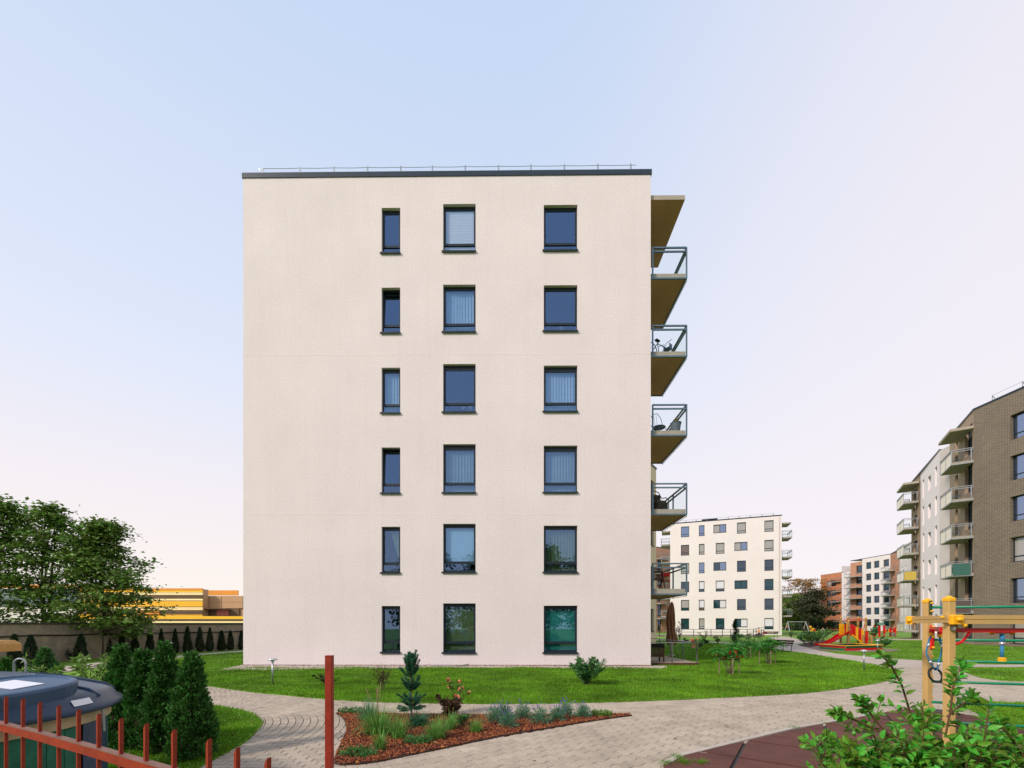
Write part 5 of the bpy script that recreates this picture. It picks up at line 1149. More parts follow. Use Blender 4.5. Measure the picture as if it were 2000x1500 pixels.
def spiral():
    x, y = G(1436, 1256); t = thing('spiral_conifer', 'narrow twisted dark conifer before the far pale block', 'conifer', (x, y, 0)); n = 2600; z = rng.random(n); a = z*11
    off = .22*(1-z*.8); P = np.column_stack([np.cos(a)*off*.6, np.sin(a)*off*.6, z*1.9])+rng.normal(0, 1, (n, 3))*(.17*(1-z*.75))[:, None]*np.array([1, 1, .5]); V, Fc = leaves(P, rnd_dir(n, .5), rnd_dir(n), np.full(n, .09), np.full(n, .04)); tag(npmesh('foliage', V, Fc, leaf_thuja_d, t), kind='stuff'); MB().tube([(0, 0, 0), (.03, 0, 1), (0, 0, 1.8)], [.03, .02, .008], 6).build('trunk', bark, t)
spiral()
mg = 'small shrubs along the terrace path'
for px_, py_, h, lab in ((1340, 1259, .55, 'small dark shrub by the terrace path nearest the flower pot'), (1378, 1259, .4, 'low green shrub by the terrace path left of the darker one'), (1402, 1258, .75, 'dark upright shrub by the terrace path in mid lawn'), (1545, 1247.5, .9, 'dark green shrub at the corner of the far pale block')):
    shrub('shrub', lab, 'shrub', G(px_, py_), 8, leaf_dark, 420, .08, .5, spread=.3, h=h, group=mg)
hg_ = 'shrubs massed beside the playground path'
k = 0
for px_, py_, h, m_, lab in ((1562, 1252, 1.0, leaf_rose, 'dark pine like shrub left in the planted mass by the path'), (1572, 1258, .8, leaf_rose, 'low leafy shrub at the near edge of the planted mass'), (1584, 1260, .9, leaf_light, 'bright green shrub in the middle of the planted mass'), (1597, 1258, 1.1, leaf_rose, 'leafy shrub next to the black climbing net'), (1578, 1249, 1.3, leaf_dark, 'dark upright shrub at the back of the planted mass'), (1600, 1249, 1.2, leaf_light, 'yellow green shrub behind the climbing net'), (1614, 1247, 1.3, leaf_rose, 'green shrub behind the red slide'), (1706, 1248, 1.6, leaf_dark, 'dark shrub left of the little green roofed playhouse'), (1727, 1264, .7, leaf_rose, 'sparse green sapling on the lawn right of the sandbox')):
    shrub('shrub', lab, 'shrub', G(px_, py_), 10, m_, 700, .11, .45, spread=.75, h=h, group=hg_)
tag(sheet('shrub_bed', Gs([(1560, 1261.5), (1575, 1256), (1610, 1250), (1625, 1256), (1608, 1260.5), (1580, 1264.5)]), .03, soil), kind='structure')
# ------------------------------------------------------------ bollard lamps
def bollard(label, px_, py_, h=.68):
    x, y = G(px_, py_); t = thing('bollard_lamp', label, 'bollard lamp', (x, y, .03), 0, 'steel mushroom lamps on the lawns'); MB().tube([(0, 0, 0), (0, 0, h-.05)], .022, 12).build('pole', steel, t, shade=True)
    MB().lathe([(.10, h-.045), (.115, h-.035), (.10, h-.015), (.05, h+.004), (.005, h+.012)], 20).build('cap', alu, t, shade=True); MB().lathe([(.035, h-.085), (.05, h-.045)], 14).build('lens', white_m, t); return t
bollard('steel bollard lamp on the lawn left of the red post', 532.5, 1342); bollard('steel bollard lamp on the lawn between the two playgrounds', 1687.5, 1312); bollard('small steel bollard lamp beside the sandbox', 1714, 1276); bollard('small bollard lamp far left between the thujas and the wall', 331, 1284)
# ------------------------------------------------------------ terrace at the right corner of the block
dk = thing('terrace_deck', 'wooden ground floor terrace with glass balustrade at the right corner of the pale block', 'terrace', (5.08, 16.1, 0))
DX = at(1368.5, 1300, 15.95)[0]-5.08; DD = 4.6
nb = 34
pl = MB().box(0, DX, 0, DD/nb-.006, .10, .13).mesh('plank', deckw)
for i in range(nb): ob('plank', pl, dk, (0, i*DD/nb, random.uniform(-.001, .001)))
MB().box(0, DX+.01, -.035, -.003, .0, .128).build('edge_board', brownw, dk); MB().box(DX+.001, DX+.03, -.003, DD, .0, .127).build('edge_board', brownw, dk)
dpo = MB().box(-.022, .022, -.022, .022, .13, .86).mesh('post', mat('deck_post', (.16, .17, .15), .4, .15, metal=.6))
dposts = [(.05, .04), (.86, .04), (DX-.06, .04), (DX-.06, 1.35), (DX-.06, 2.7), (DX-.06, 4.1), (.9, DD-.1), (.05, DD-.1)]
for x, y in dposts: ob('post', dpo, dk, (x, y, 0))
for (a, b) in (((.02, .04), (DX-.03, .04)), ((DX-.06, .04), (DX-.06, DD-.1)), ((DX-.06, DD-.1), (.02, DD-.1))): MB().bar((*a, .875), (*b, .875), .045, .03).build('handrail', steel, dk)
for (a, b) in (((.09, .04), (.82, .04)), ((.90, .04), (DX-.10, .04)), ((DX-.06, .08), (DX-.06, 1.31)), ((DX-.06, 1.39), (DX-.06, 2.66)), ((DX-.06, 2.74), (DX-.06, 4.06)), ((.1, DD-.1), (.85, DD-.1)), ((.95, DD-.1), (DX-.1, DD-.1))): MB().bar((*a, .5), (*b, .5), .008, .62).build('glass_panel', gl_deck, dk)
def D0(x, y, z=.13): return (5.08+x, 16.1+y, z)
# brown armchair seen from behind
ch = thing('armchair', 'dark brown slatted wooden armchair seen from behind on the terrace', 'chair', D0(.33, .42)); 
for x_ in (-.27, .27):
    for y_ in (-.22, .24): MB().box(x_-.025, x_+.025, y_-.025, y_+.025, 0, .62 if y_ > 0 else .70).build('leg', brownw, ch)
MB().box(-.27, .27, -.2, .24, .22, .30).build('seat', brownw, ch)
for k in range(4): MB().box(-.245, .245, -.235, -.21, .20+.085*k, .27+.085*k).build('backrest_slat', brownw, ch)
MB().box(-.285, .285, -.25, -.20, .54, .70).build('backrest_top', mat('dark_cushion', (.018, .012, .012), .8, .2), ch)
for x_ in (-.27, .27): MB().box(x_-.03, x_+.03, -.2, .28, .60, .63).build('armrest', brownw, ch)
# closed parasol
um = thing('parasol', 'closed brown cloth parasol standing on the terrace', 'parasol', (*at(1311, 0, 19.6)[:2], .13))
MB().lathe([(.16, 0), (.17, .04), (.05, .06), (.03, .10)], 18).build('base', steel, um); MB().tube([(0, 0, .05), (0, 0, 2.42)], .02, 10).build('pole', anth, um)
cl = MB(); nr = 40; levels_ = [(.55, .18), (.62, .23), (.8, .20), (1.05, .16), (1.25, .14), (1.45, .17), (1.8, .16), (2.1, .12), (2.35, .06), (2.44, .02)]
for z_, r_ in levels_:
    for k in range(nr):
        a = 2*PI*k/nr; fr_k = 1+.28*math.sin(a*8+z_*1.2)+.08*math.sin(a*5+z_*6); cl.v.append((r_*fr_k*math.cos(a)*1.0+.03*math.sin(z_*3), r_*fr_k*math.sin(a), z_+(.10*math.sin(a*8) if z_ < .6 else 0)))
for i in range(len(levels_)-1):
    for k in range(nr): cl.f.append((i*nr+k, i*nr+(k+1) % nr, (i+1)*nr+(k+1) % nr, (i+1)*nr+k)); cl.mi.append(0)
cl.build('canopy', umb, um); MB().lathe([(.165, 1.24), (.175, 1.26), (.165, 1.28)], 20).build('strap', umb, um)
# flower pots on the rail
def pot(name, label, loc, r, h, pm, lm, fm_, nl=260, nf=6, sp_=.16, ls=.05, group=None, cat='flower pot'):
    t = thing(name, label, cat, loc, 0, group); MB().lathe([(r*.72, 0), (r, h), (r*1.06, h), (r*1.06, h-.02), (r*.99, h-.025), (r*.9, h-.03), (.01, h-.03)], 20).build('pot', pm, t, shade=False)
    D = rnd_dir(nl, .35); P = D*rng.uniform(.2, 1, (nl, 1))*np.array([sp_, sp_, sp_*.8])+np.array([0, 0, h+.02]); V, Fc = leaves(P, D, rnd_dir(nl), rng.uniform(.5, 1.2, nl)*ls, rng.uniform(.5, 1, nl)*ls*.7); tag(npmesh('foliage', V, Fc, lm, t), kind='stuff')
    for k in range(nf):
        c = Vector((random.gauss(0, sp_*.45), random.gauss(0, sp_*.4), h+sp_*random.uniform(.45, 1.0))); q = 16; D = rnd_dir(q, .3); V, Fc = leaves(np.tile(np.array(c), (q, 1)), D, rnd_dir(q), np.full(q, .04), np.full(q, .034)); npmesh('flower', V, Fc, fm_, t)
    return t
pot('flower_pot', 'brown hanging pot of pink geraniums on the terrace balustrade', (*at(1356, 1265, 15.95)[:2], at(1356, 1265.5, 15.95)[2]), .12, .17, pot_br, leaf_rose, flower_p, nf=7)
pot('flower_pot', 'dark pot of trailing greenery right beside the pink geraniums', (at(1366, 0, 16.4)[0]+.06, 16.45, .70), .09, .15, black, leaf_rose, flower_p, nl=160, nf=0, sp_=.12)
# ------------------------------------------------------------ things on the balconies of the pale block
def Bp(k, along, out, dz=.2): p, z = bal[k]; q = p+ey*along+ex*out; return (q.x, q.y, z+dz)
bi = thing('bicycle', 'blue grey bicycle leaning on the balcony second from the top', 'bicycle', Bp(1, .75, .66), R(38))
def wheel(cx, nm='wheel'):
    mb = MB(); n = 24; P = [(cx+.29*math.cos(2*PI*i/n), 0, .31+.29*math.sin(2*PI*i/n)) for i in range(n+1)]; mb.tube(P, .017, 6, cap=False)
    for i in range(8): mb.tube([(cx, 0, .31), (cx+.28*math.cos(PI*i/4), 0, .31+.28*math.sin(PI*i/4))], .003, 3)
    return mb.build(nm, railm, bi)
wheel(-.48); wheel(.48); fr2 = MB(); A_, B_, C_, D_ = (-.48, 0, .31), (-.05, 0, .30), (-.16, 0, .72), (.36, 0, .74)
for a, b in ((A_, B_), (A_, C_), (B_, C_), (B_, D_), (C_, D_), (D_, (.48, 0, .31))): fr2.tube([a, b], .016, 6)
fr2.build('frame', mat('bike_frame', (.03, .14, .20), .4, .1), bi); MB().tube([(.34, -.28, .93), (.36, -.05, .90), (.36, 0, .80), (.36, .05, .90), (.34, .28, .93)], .012, 6).build('handlebar', railm, bi); MB().cbox(-.28, -.06, -.06, .06, .80, .85, .015).build('saddle', black, bi)
MB().box(.42, .62, -.13, .13, .72, .74).box(.42, .62, -.13, -.125, .74, .92).box(.42, .62, .125, .13, .74, .92).box(.615, .62, -.125, .125, .74, .92).build('basket', railm, bi)
wc_ = thing('wire_chair', 'round backed metal wire chair on the middle balcony', 'chair', Bp(2, .7, .60), R(-60)); mb = MB()
mb.tube([(.24*math.cos(t), .24*math.sin(t), .42) for t in [i*PI/10 for i in range(21)]], .010, 6); mb.build('seat_ring', railm, wc_)
mb = MB(); mb.tube([(-.22, -.05, .42), (-.26, -.2, .62), (-.16, -.27, .82), (0, -.29, .86), (.16, -.27, .82), (.26, -.2, .62), (.22, -.05, .42)], .011, 6); [mb.tube([(x_, -.2, .42), (x_*1.05, -.28, .82)], .005, 4) for x_ in (-.1, 0, .1)]; mb.build('backrest', railm, wc_)
MB().lathe([(.01, .415), (.23, .418), (.23, .424), (.01, .426)], 20).build('seat', railm, wc_)
for sx, sy in ((-1, -1), (1, -1), (-1, 1), (1, 1)): MB().tube([(sx*.16, sy*.16, .42), (sx*.23, sy*.23, 0)], .010, 6).build('leg', railm, wc_)
pot('plant_pot', 'blue grey bucket pot with fading plant on the middle balcony', Bp(2, .25, 1.08), .19, .38, pot_bl, leaf_light, flower_o, nl=140, nf=3, sp_=.13, ls=.06, cat='plant pot')
wv = thing('woven_armchair', 'dark woven armchair on the balcony second from the bottom', 'chair', Bp(3, .7, .58), R(20)); weave = mat('dark_weave', (.025, .02, .014), .7, .4, 30, bump=.8, bs=60)
MB().cbox(-.27, .27, -.25, .25, .08, .40, .04).build('seat', weave, wv); MB().cbox(-.27, .27, .18, .27, .40, .80, .03).build('backrest', weave, wv); MB().cbox(-.24, .24, -.2, .17, .40, .48, .03).build('cushion', mat('brown_cushion', (.12, .08, .055), .8, .1), wv)
MB().tube([(.27, -.25, .1), (.28, -.24, .5), (.27, -.1, .62), (.27, .15, .66), (.2, .24, .9), (0, .26, .96), (-.2, .24, .9), (-.27, .15, .66), (-.27, -.1, .62), (-.28, -.24, .5), (-.27, -.25, .1)], .018, 7).build('frame', weave, wv)
for s_ in ((-.22, -.2), (.22, -.2), (-.22, .2), (.22, .2)): MB().box(s_[0]-.02, s_[0]+.02, s_[1]-.02, s_[1]+.02, 0, .08).build('leg', black, wv)
wd = thing('folding_chair', 'tall slatted dark wooden folding chair on the lowest balcony', 'chair', Bp(4, .75, .50), R(8))
for x_ in (-.25, .25):
    MB().bar((x_, -.25, 0), (x_, .05, .95), .03, .04).build('leg', brownw, wd); MB().bar((x_*.9, .22, 0), (x_*.9, -.12, .48), .03, .04).build('leg', brownw, wd)
for k in range(8): MB().box(-.24, .24, -.12+.0155*k*2, -.10+.0155*k*2, .42+.06*k, .46+.06*k).build('backrest_slat', brownw, wd)
for k in range(5): MB().box(-.24, .24, -.2+.08*k, -.14+.08*k, .40, .415).build('seat_slat', brownw, wd)
rc = thing('side_chair', 'small bright red chair beside the folding chair on the lowest balcony', 'chair', Bp(4, 1.0, .95), R(-20)); MB().box(-.18, .18, -.16, .16, .38, .41).build('seat', red, rc)
for sx in (-.16, .16):
    for sy in (-.14, .14): MB().tube([(sx, sy, 0), (sx, sy, .38 if sy < 0 else .72)], .013, 6).build('leg', red, rc)
MB().box(-.17, .17, .125, .15, .58, .72).build('backrest', red, rc)
tb_ = thing('side_table', 'pale folding table behind the glass of the lowest balcony', 'table', Bp(4, 1.5, 1.0)); MB().cbox(-.22, .22, -.22, .22, .60, .62, .005).build('table_top', beige_w, tb_)
for s_ in (-1, 1): MB().bar((s_*.2, -.18, 0), (-s_*.2, -.18, .6), .02).build('leg', beige_w, tb_); MB().bar((s_*.2, .18, 0), (-s_*.2, .18, .6), .02).build('leg', beige_w, tb_)
# window-sill flowers behind glass
for ci, r_, dx_ in ((1, 1, .55), (1, 2, .6), (2, 1, .55), (1, 2, .82)):
    h_ = [q for q in wl if q[0] == ci and q[1] == r_][0][2]; u, z, w, h = h_; p = Vector((PA[0], PA[1], 0))+ex*(u+w*dx_)+ey*.26; lab = {(1, 1, .55): 'white orchid on the sill of the curtained middle window', (1, 2, .6): 'white orchid standing in the clear blue window of the middle column', (2, 1, .55): 'small flowers on the sill low in the right hand window', (1, 2, .82): 'little white ornament beside the orchid in the clear middle window'}[(ci, r_, dx_)]
    pot('window_flower', lab, (p.x, p.y, z+.01+h*.20-.13), .045, .08, white_m, white_m, white_m, nl=60, nf=2, sp_=.085, ls=.04, cat='potted flower')

# ------------------------------------------------------------ climbing frame on the right
cf = thing('climbing_frame', 'wooden play climbing frame with green bars and red monkey bar on the right', 'climbing frame', (5.2, 5.4, 0))
def C0(p): return (p[0]-5.2, p[1]-5.4, p[2])
def post(px_, Y, ztop):
    x = (px_-1000)*Y/F; mb = MB(); hw = .039
    mb.cbox(-hw, hw, -hw, hw, 0, ztop-.02, .006)
    o = mb.build('post', postw, cf, C0((x, Y, 0))); MB().cbox(-hw-.006, hw+.006, -hw-.006, hw+.006, ztop-.045, ztop-.005, .012).lathe([(.032, ztop-.006), (.026, ztop+.006), (.012, ztop+.014), (.002, ztop+.015)], 16).build('cap', yel, o); return x, o
X1, p1o = post(1853.5, 4.80, 1.845); X2, p2o = post(1811, 5.94, 1.885)
def bolt(x, y, z, n='bolt', r=.017, ax='x'):
    mb = MB().ball((0, 0, 0), r, 6, .8); o = mb.build(n, yel, cf, C0((x, y, z)), shade=True); return o
# green rungs from the rear post to the right
for k, z_ in enumerate([1.775, 1.335, 1.05, .77, .49, .225]):
    a = Vector((X2+.02, 5.94-.03, z_)); b = Vector((8.2, 5.2, z_-.01)); MB().tube([C0(a), C0(a.lerp(b, .5)), C0(b)], .0175, 12).build('rung', green_p, cf, shade=True)
    bolt(X2+.05, 5.94-.02, z_+.06); bolt(X2+.05, 5.94-.02, z_-.06)
MB().cbox(-.035, .0, -.055, -.039, -.09, .09, .004).build('clamp_plate', mat('dark_green', (.01, .06, .03), .5, .1), cf, C0((X2+.02, 5.94, 1.775))); bolt(X2+.002, 5.94-.06, 1.83); bolt(X2+.002, 5.94-.06, 1.72)
# timber beams with groove
def beam(a, b, w=.05, h=.098):
    a = Vector(a); b = Vector(b); mb = MB()
    for dz in (-h/4-.001, h/4+.001): mb.bar(C0(a+Vector((0, 0, dz))), C0(b+Vector((0, 0, dz))), w, h/2-.003)
    mb.bar(C0(a), C0(b), w-.02, .012); return mb.build('beam', postw, cf)
yb1 = 4.80-.039-.03; zb_ = EYE+(HZ-1210)*yb1/F
beam((X1-.02, yb1, zb_), (8.0, yb1-.02, zb_-.006)); pe = at(1782, 1207.5, 5.55); beam((X1-.06, yb1+.0, zb_+.004), (pe[0], pe[1], zb_+.004), h=.085)
MB().cbox(-.068, .068, -.05, .0, -.052, .052, .012).build('corner_bracket', yel, cf, C0((X1-.035, yb1-.022, zb_))); MB().ball((0, 0, 0), .032, 8, .8).build('corner_cap', yel, cf, C0((X1-.035, yb1-.075, zb_)), shade=True)
MB().cbox(-.03, .03, -.05, .05, -.052, .052, .01).build('corner_bracket', yel, cf, C0((pe[0]-.02, pe[1], zb_))); MB().ball((0, 0, 0), .03, 8).build('corner_cap', yel, cf, C0((pe[0]-.055, pe[1]-.02, zb_)), shade=True)
bolt(X1-.16, yb1-.02, zb_+.025, r=.02); bolt(X1+.05, yb1-.05, zb_-.065, r=.025); bolt(X1+.045, 4.78, zb_-.09)
for z_ in (1.76, 1.66, 1.30, 1.05): bolt(X1+.045, 4.79, z_)
MB().lathe([(.026, 0), (.028, .005), (.012, .010), (.001, .010)], 16).build('number_plate', alu, cf, C0((X1+.0, 4.80-.042, zb_-.10))).rotation_euler = (R(90), 0, 0)
# red bars
zr = EYE+(HZ-1231)*4.8/F; MB().bar(C0((X1+.039, 4.80, zr)), C0((8.0, 4.75, zr-.004)), .035, .048).build('red_bar', red, cf)
bp = [Vector((X1+.039, 4.80, zr-.165)), Vector((X1+.13, 4.80, zr-.135)), Vector((X1+.185, 4.80, zr-.085)), Vector((X1+.23, 4.80, zr-.01))]; MB().tube([C0(p) for p in bp], .014, 10).build('brace', red, cf, shade=True)
zr2 = EYE+(HZ-1228.5)*5.9/F; MB().bar(C0((X2+.03, 5.90, zr2)), C0((X1, 4.88, zr+.01)), .035, .055).build('red_bar', red, cf)
MB().cbox(-.028, .028, -.06, -.039, -.19, .13, .01).build('red_plate', red, cf, C0((X2+.02, 5.94, zr2-.08)))
for z_ in (zr2+.03, zr2-.11, zr2-.25): bolt(X2+.02, 5.94-.065, z_, r=.02)
# ring on two ropes
rg = thing('gym_ring', 'black gym ring hanging on two blue ropes between the wooden posts', 'gym ring', (*at(1827, 0, 5.35)[:2], 0)); RX = rg.location.x
def rp_(pxy): x, y, z = at(pxy[0], pxy[1], 5.35); return Vector((x-RX, 0, z))
for nm, ch_ in (('rope', [(1820, 1240), (1816, 1250), (1811, 1262), (1810.5, 1275), (1814, 1288), (1820, 1298), (1827, 1309)]), ('rope', [(1836, 1243), (1837, 1252), (1840, 1262), (1840, 1276), (1835, 1287), (1833, 1298), (1831, 1309)])):
    o = MB().tube([rp_(q)+Vector((0, .01*(i % 2), 0)) for i, q in enumerate(ch_)], [.011, .011, .009, .008, .008, .009, .010], 8).build('rope', bluer, rg, shade=True)
for a, b in (((1814.5, 1256), (1811.5, 1264)), ((1816, 1291), (1821, 1297)), ((1833.5, 1294), (1833, 1301)), ((1840, 1258), (1840.5, 1266))): MB().tube([rp_(a), rp_(b)], .014, 10).build('clamp', alu, rg, shade=True)
for q in ((1820, 1240), (1836, 1243)): MB().cbox(-.022, .022, -.02, .02, -.012, .03, .005).build('hook', yel, rg, rp_(q))
for q in ((1820, 1236.5), (1836, 1238.5)): MB().cbox(-.02, .02, -.02, .02, 0, .05, .005).build('hanger', red, rg, rp_(q))
c_ = rp_((1827, 1318.5)); n = 28; rr_ = .083; MB().tube([c_+Vector((rr_*math.cos(2*PI*i/n)*.95, rr_*math.sin(2*PI*i/n)*.3, rr_*math.sin(2*PI*i/n))) for i in range(n+1)], .0125, 9, cap=False).build('ring', black, rg, shade=True)
rh = thing('rope_grip', 'short blue rope with yellow end hanging from the red bar', 'rope grip', (*at(1957, 0, 4.82)[:2], 0)); z1 = at(0, 1238, 4.82)[2]; z2 = at(0, 1290, 4.82)[2]
MB().tube([(0, 0, z1), (.002, 0, z1-.05), (0, 0, z1-.10)], [.020, .022, .017], 10).build('rope_loop', bluer, rh, shade=True); MB().tube([(0, 0, z1-.115), (0, 0, z2+.02)], .017, 10).build('rope', bluer, rh, shade=True)
MB().tube([(0, 0, z1-.09), (0, 0, z1-.125)], .021, 12).build('clamp', alu, rh, shade=True); MB().cbox(-.028, .028, -.028, .028, z2-.01, z2+.035, .01).build('end_cap', yel, rh)
for s_ in (-1, 1): MB().ball((0, 0, 0), .026, 7, .75).build('nut', yel, rh, (s_*.11, 0, z1+.01), shade=True)
MB().bar((-.11, 0, z1+.015), (.11, 0, z1+.015), .02).build('spreader', red, rh)

# ------------------------------------------------------------ leafy bush in the right foreground
def bush(label, cx, cyy, shoots, top, nleaf, seed, h0=.55, spread=.45, long_shoots=()):
    random.seed(seed); t = thing('dogwood_bush', label, 'bush', (cx, cyy, 0), 0, 'leafy bushes in the right foreground'); sm = MB(); tw = []
    for s in range(shoots):
        a = random.uniform(0, 2*PI); q = spread*math.sqrt(random.random()); tp = Vector((math.cos(a)*q*1.25, math.sin(a)*q*.8, top*random.uniform(.72, 1.0)*(1-.22*(q/spread)**2))); b = Vector((tp.x*.25, tp.y*.25, 0)); P = [b, b.lerp(tp, .4)+Vector((random.gauss(0, .03), random.gauss(0, .03), .06)), b.lerp(tp, .75)+Vector((random.gauss(0, .02), 0, .03)), tp]; sm.tube(P, [.008, .006, .004, .002], 5); tw.append(P)
        for k in range(4):
            j = random.uniform(.45, .95); i = int(j*3); st_p = P[i].lerp(P[min(i+1, 3)], j*3-i); d = Vector((random.gauss(0, 1), random.gauss(0, 1), .5)).normalized()*random.uniform(.08, .2); Q = [st_p, st_p+d*.5, st_p+d+Vector((0, 0, .01))]; sm.tube(Q, [.003, .0025, .0015], 4); tw.append(Q)
    for P in long_shoots: P = [Vector(p) for p in P]; sm.tube(P, [.005]*(len(P)-1)+[.002], 6); tw.append(P); tw.append(P); tw.append(P)
    sm.build('stem', mat('bush_stem', (.12, .06, .03), .7, .2, 9), t)
    B = []; D = []
    for P in tw:
        Ls = sum((P[i+1]-P[i]).length for i in range(len(P)-1)); 
    for i in range(nleaf):
        P = tw[i % len(tw)]; f = (.1+.9*random.random()**.8)*(len(P)-1) if len(P) != 4 else (.5+.5*random.random())*(len(P)-1); k = min(int(f), len(P)-2); p = P[k].lerp(P[k+1], f-k)
        if p.z < h0: continue
        ax = (P[k+1]-P[k]).normalized(); o = Vector((random.gauss(0, 1), random.gauss(0, 1), random.gauss(0, .35))); o = (o-ax*o.dot(ax)).normalized(); d = (o+ax*.55+Vector((0, 0, .05))).normalized(); B.append(p+d*.006); D.append(d)
    for P in tw:                                                     # a leaf at the very tip
        B.append(P[-1]); D.append((P[-1]-P[-2]).normalized())
    n = len(B); B = np.array([b[:] for b in B]); D = np.array([d[:] for d in D]); N = rnd_dir(n, 1.5); Ln = rng.uniform(.022, .058, n); Wd = Ln*rng.uniform(.42, .55, n)
    order = np.argsort(-B[:, 2]*1.0 + .5*B[:, 1])
    lm_ = {}
    sing = order[:290]; rest_ = order[290:]; V1, F1 = leaves6(np.zeros((1, 3)), np.array([[1, 0, 0.]]), np.array([[0, 0, 1.]]), np.array([1.0]), np.array([.48]))
    me = npmesh('leaf', V1, F1, leaf_bush, t); mesh_leaf = me.data; bpy.data.objects.remove(me)
    for p_ in mesh_leaf.polygons: p_.use_smooth = True
    for i in sing:
        d = Vector(D[i]); nn = Vector(N[i]); nn = (nn-d*nn.dot(d)).normalized(); s_ = nn.cross(d); M = Matrix((d, s_, nn)).transposed(); o = ob('leaf', mesh_leaf, t, Vector(B[i])); o.rotation_euler = M.to_euler(); o.scale = (Ln[i],)*3
    V, Fc = leaves6(B[rest_], D[rest_], N[rest_], Ln[rest_], Wd[rest_]); tag(npmesh('foliage', V, Fc, leaf_bush, t, smoothf=True), kind='stuff'); return t
def rel(pts, c): return [(p[0]-c[0], p[1]-c[1], p[2]) for p in pts]
c1 = (2.14, 2.26)
bush('tall leafy green bush with long shoots in front of the climbing frame posts', c1[0], c1[1], 66, 1.14, 7800, 4, spread=.46, long_shoots=(rel([at(1812, 1440, 2.3), at(1780, 1400, 2.3), at(1762, 1340, 2.28), at(1742, 1302, 2.25), at(1722, 1280, 2.24)], c1), rel([at(1846, 1440, 2.2), at(1856, 1390, 2.2), at(1862, 1340, 2.2), at(1878, 1296, 2.2)], c1), rel([at(1750, 1450, 2.2), at(1712, 1410, 2.2), at(1690, 1380, 2.2), at(1678, 1366, 2.2)], c1), rel([at(1740, 1440, 2.2), at(1690, 1415, 2.2), at(1650, 1398, 2.2), at(1632, 1392, 2.2)], c1), rel([at(1850, 1400, 2.25), at(1880, 1375, 2.25), at(1902, 1360, 2.25)], c1)))
random.seed(5)
c2 = (2.55, 2.12)
bush('lower leafy green bush filling the bottom right corner', c2[0], c2[1], 50, 1.02, 5600, 9, h0=.5, long_shoots=(rel([at(2000, 1480, 2.1), at(1975, 1440, 2.1), at(1950, 1412, 2.1)], c2),))
# grass tufts growing at the paving edge
eg = 'weed tufts at the edge of the rubber tiles'
for px_, py_, h, n_, lab in ((1322, 1487, .07, 140, 'green weed tuft at the sharp corner of the rubber tiles'), (1300, 1499, .07, 160, 'grassy weeds at the bottom edge left of the rubber tiles'), (1335, 1497, .08, 200, 'thick grass patch in front of the corner of the rubber tiles'), (1369, 1497, .07, 160, 'grass patch overlapping the nearest rubber tile'), (1551, 1427.5, .06, 90, 'little weed tuft halfway along the rubber tile edge'), (1610, 1417.5, .045, 60, 'tiny weed tuft where two rubber tiles meet the kerb')):
    tuft(lab, px_, py_, h, n_, 1.2, .004, m=grass_b, cat='weed tuft', group=eg, name='weed_tuft', rad=.09)
# ------------------------------------------------------------ benches
def bench(label, loc, rz, group='wooden benches on dark metal frames', s=1.0):
    t = thing('park_bench', label, 'bench', (*loc, .03), rz, group); t.scale = (s,)*3
    for u in (0, 1.7):
        mb = MB(); mb.tube([(u, -.0, 0), (u, -.04, .36), (u, .0, .40), (u, .44, .37), (u, .50, 0)], .018, 6); mb.tube([(u, -.04, .36), (u, -.13, .68)], .018, 6); mb.tube([(u, -.08, .53), (u, .15, .55), (u, .42, .53), (u, .45, .37)], .016, 6); mb.build('end_frame', black, t)
    for k in range(3): MB().box(-.05, 1.75, .03+k*.14, .14+k*.14, .395, .425).build('seat_slat', brownw, t)
    for k in range(2): M = Matrix.Translation((0, -.075-.055*k, .50+.12*k)) @ Matrix.Rotation(R(-18), 4, 'X'); MB().box(-.05, 1.75, -.015, .015, -.045, .045, M=M).build('backrest_slat', brownw, t)
    return t
bx_, by_ = G(1545, 1276)
bench('long wooden bench with dark metal arms beside the path near the sumac', (bx_, by_), R(97))
bench_2 = bench('second wooden bench at the end of the terrace path by the far block', G(1484, 1254), R(120)); 
bench_2.rotation_euler.z = R(75)
bench('dark bench with a pink bag beside the far pale block', G(1489, 1246.5), R(8), s=1.1)
pb_ = thing('bag', 'pink bag lying on the farthest dark bench', 'bag', (*G(1494.5, 1246.0), .49)); MB().cbox(-.18, .18, -.1, .1, 0, .22, .05).build('body', flower_p, pb_); MB().tube([(-.1, 0, .2), (-.06, 0, .32), (.06, 0, .32), (.1, 0, .2)], .012, 6).build('handle', flower_p, pb_)
# ------------------------------------------------------------ playground with slide
pg = thing('play_tower', 'wooden play tower with red slide yellow panels and black climbing net', 'play tower', (*at(1668, 0, 31)[:2], 0)); PY = 31.0; kx = PY/F
def T(px_, dy, py=None, z=None): x = (px_-1000)*(PY+dy)/F-pg.location.x; zz_ = z if z is not None else EYE+(HZ-py)*(PY+dy)/F; return Vector((x, dy, zz_))
tower_w = mat('tower_wood', (.42, .24, .08), .7, .15, 5)
for px_, dy, pt in ((1642, 0, 1206), (1657.5, -.5, 1213), (1656, .9, 1206), (1676, .7, 1206), (1691, 0, 1207), (1686, -.9, 1241), (1702, -.9, 1242)):
    b = T(px_, dy, z=0); o = MB().cbox(-.055, .055, -.055, .055, 0, T(px_, dy, pt).z, .01).build('post', tower_w, pg, b); MB().lathe([(.065, 0), (.05, .04), (.003, .06)], 10).build('cap', yel if pt < 1240 else tower_w, o, (0, 0, T(px_, dy, pt).z))
MB().box(0, 1.75, -.45, .9, .80, .86).build('platform', tower_w, pg, T(1642, 0, z=0))
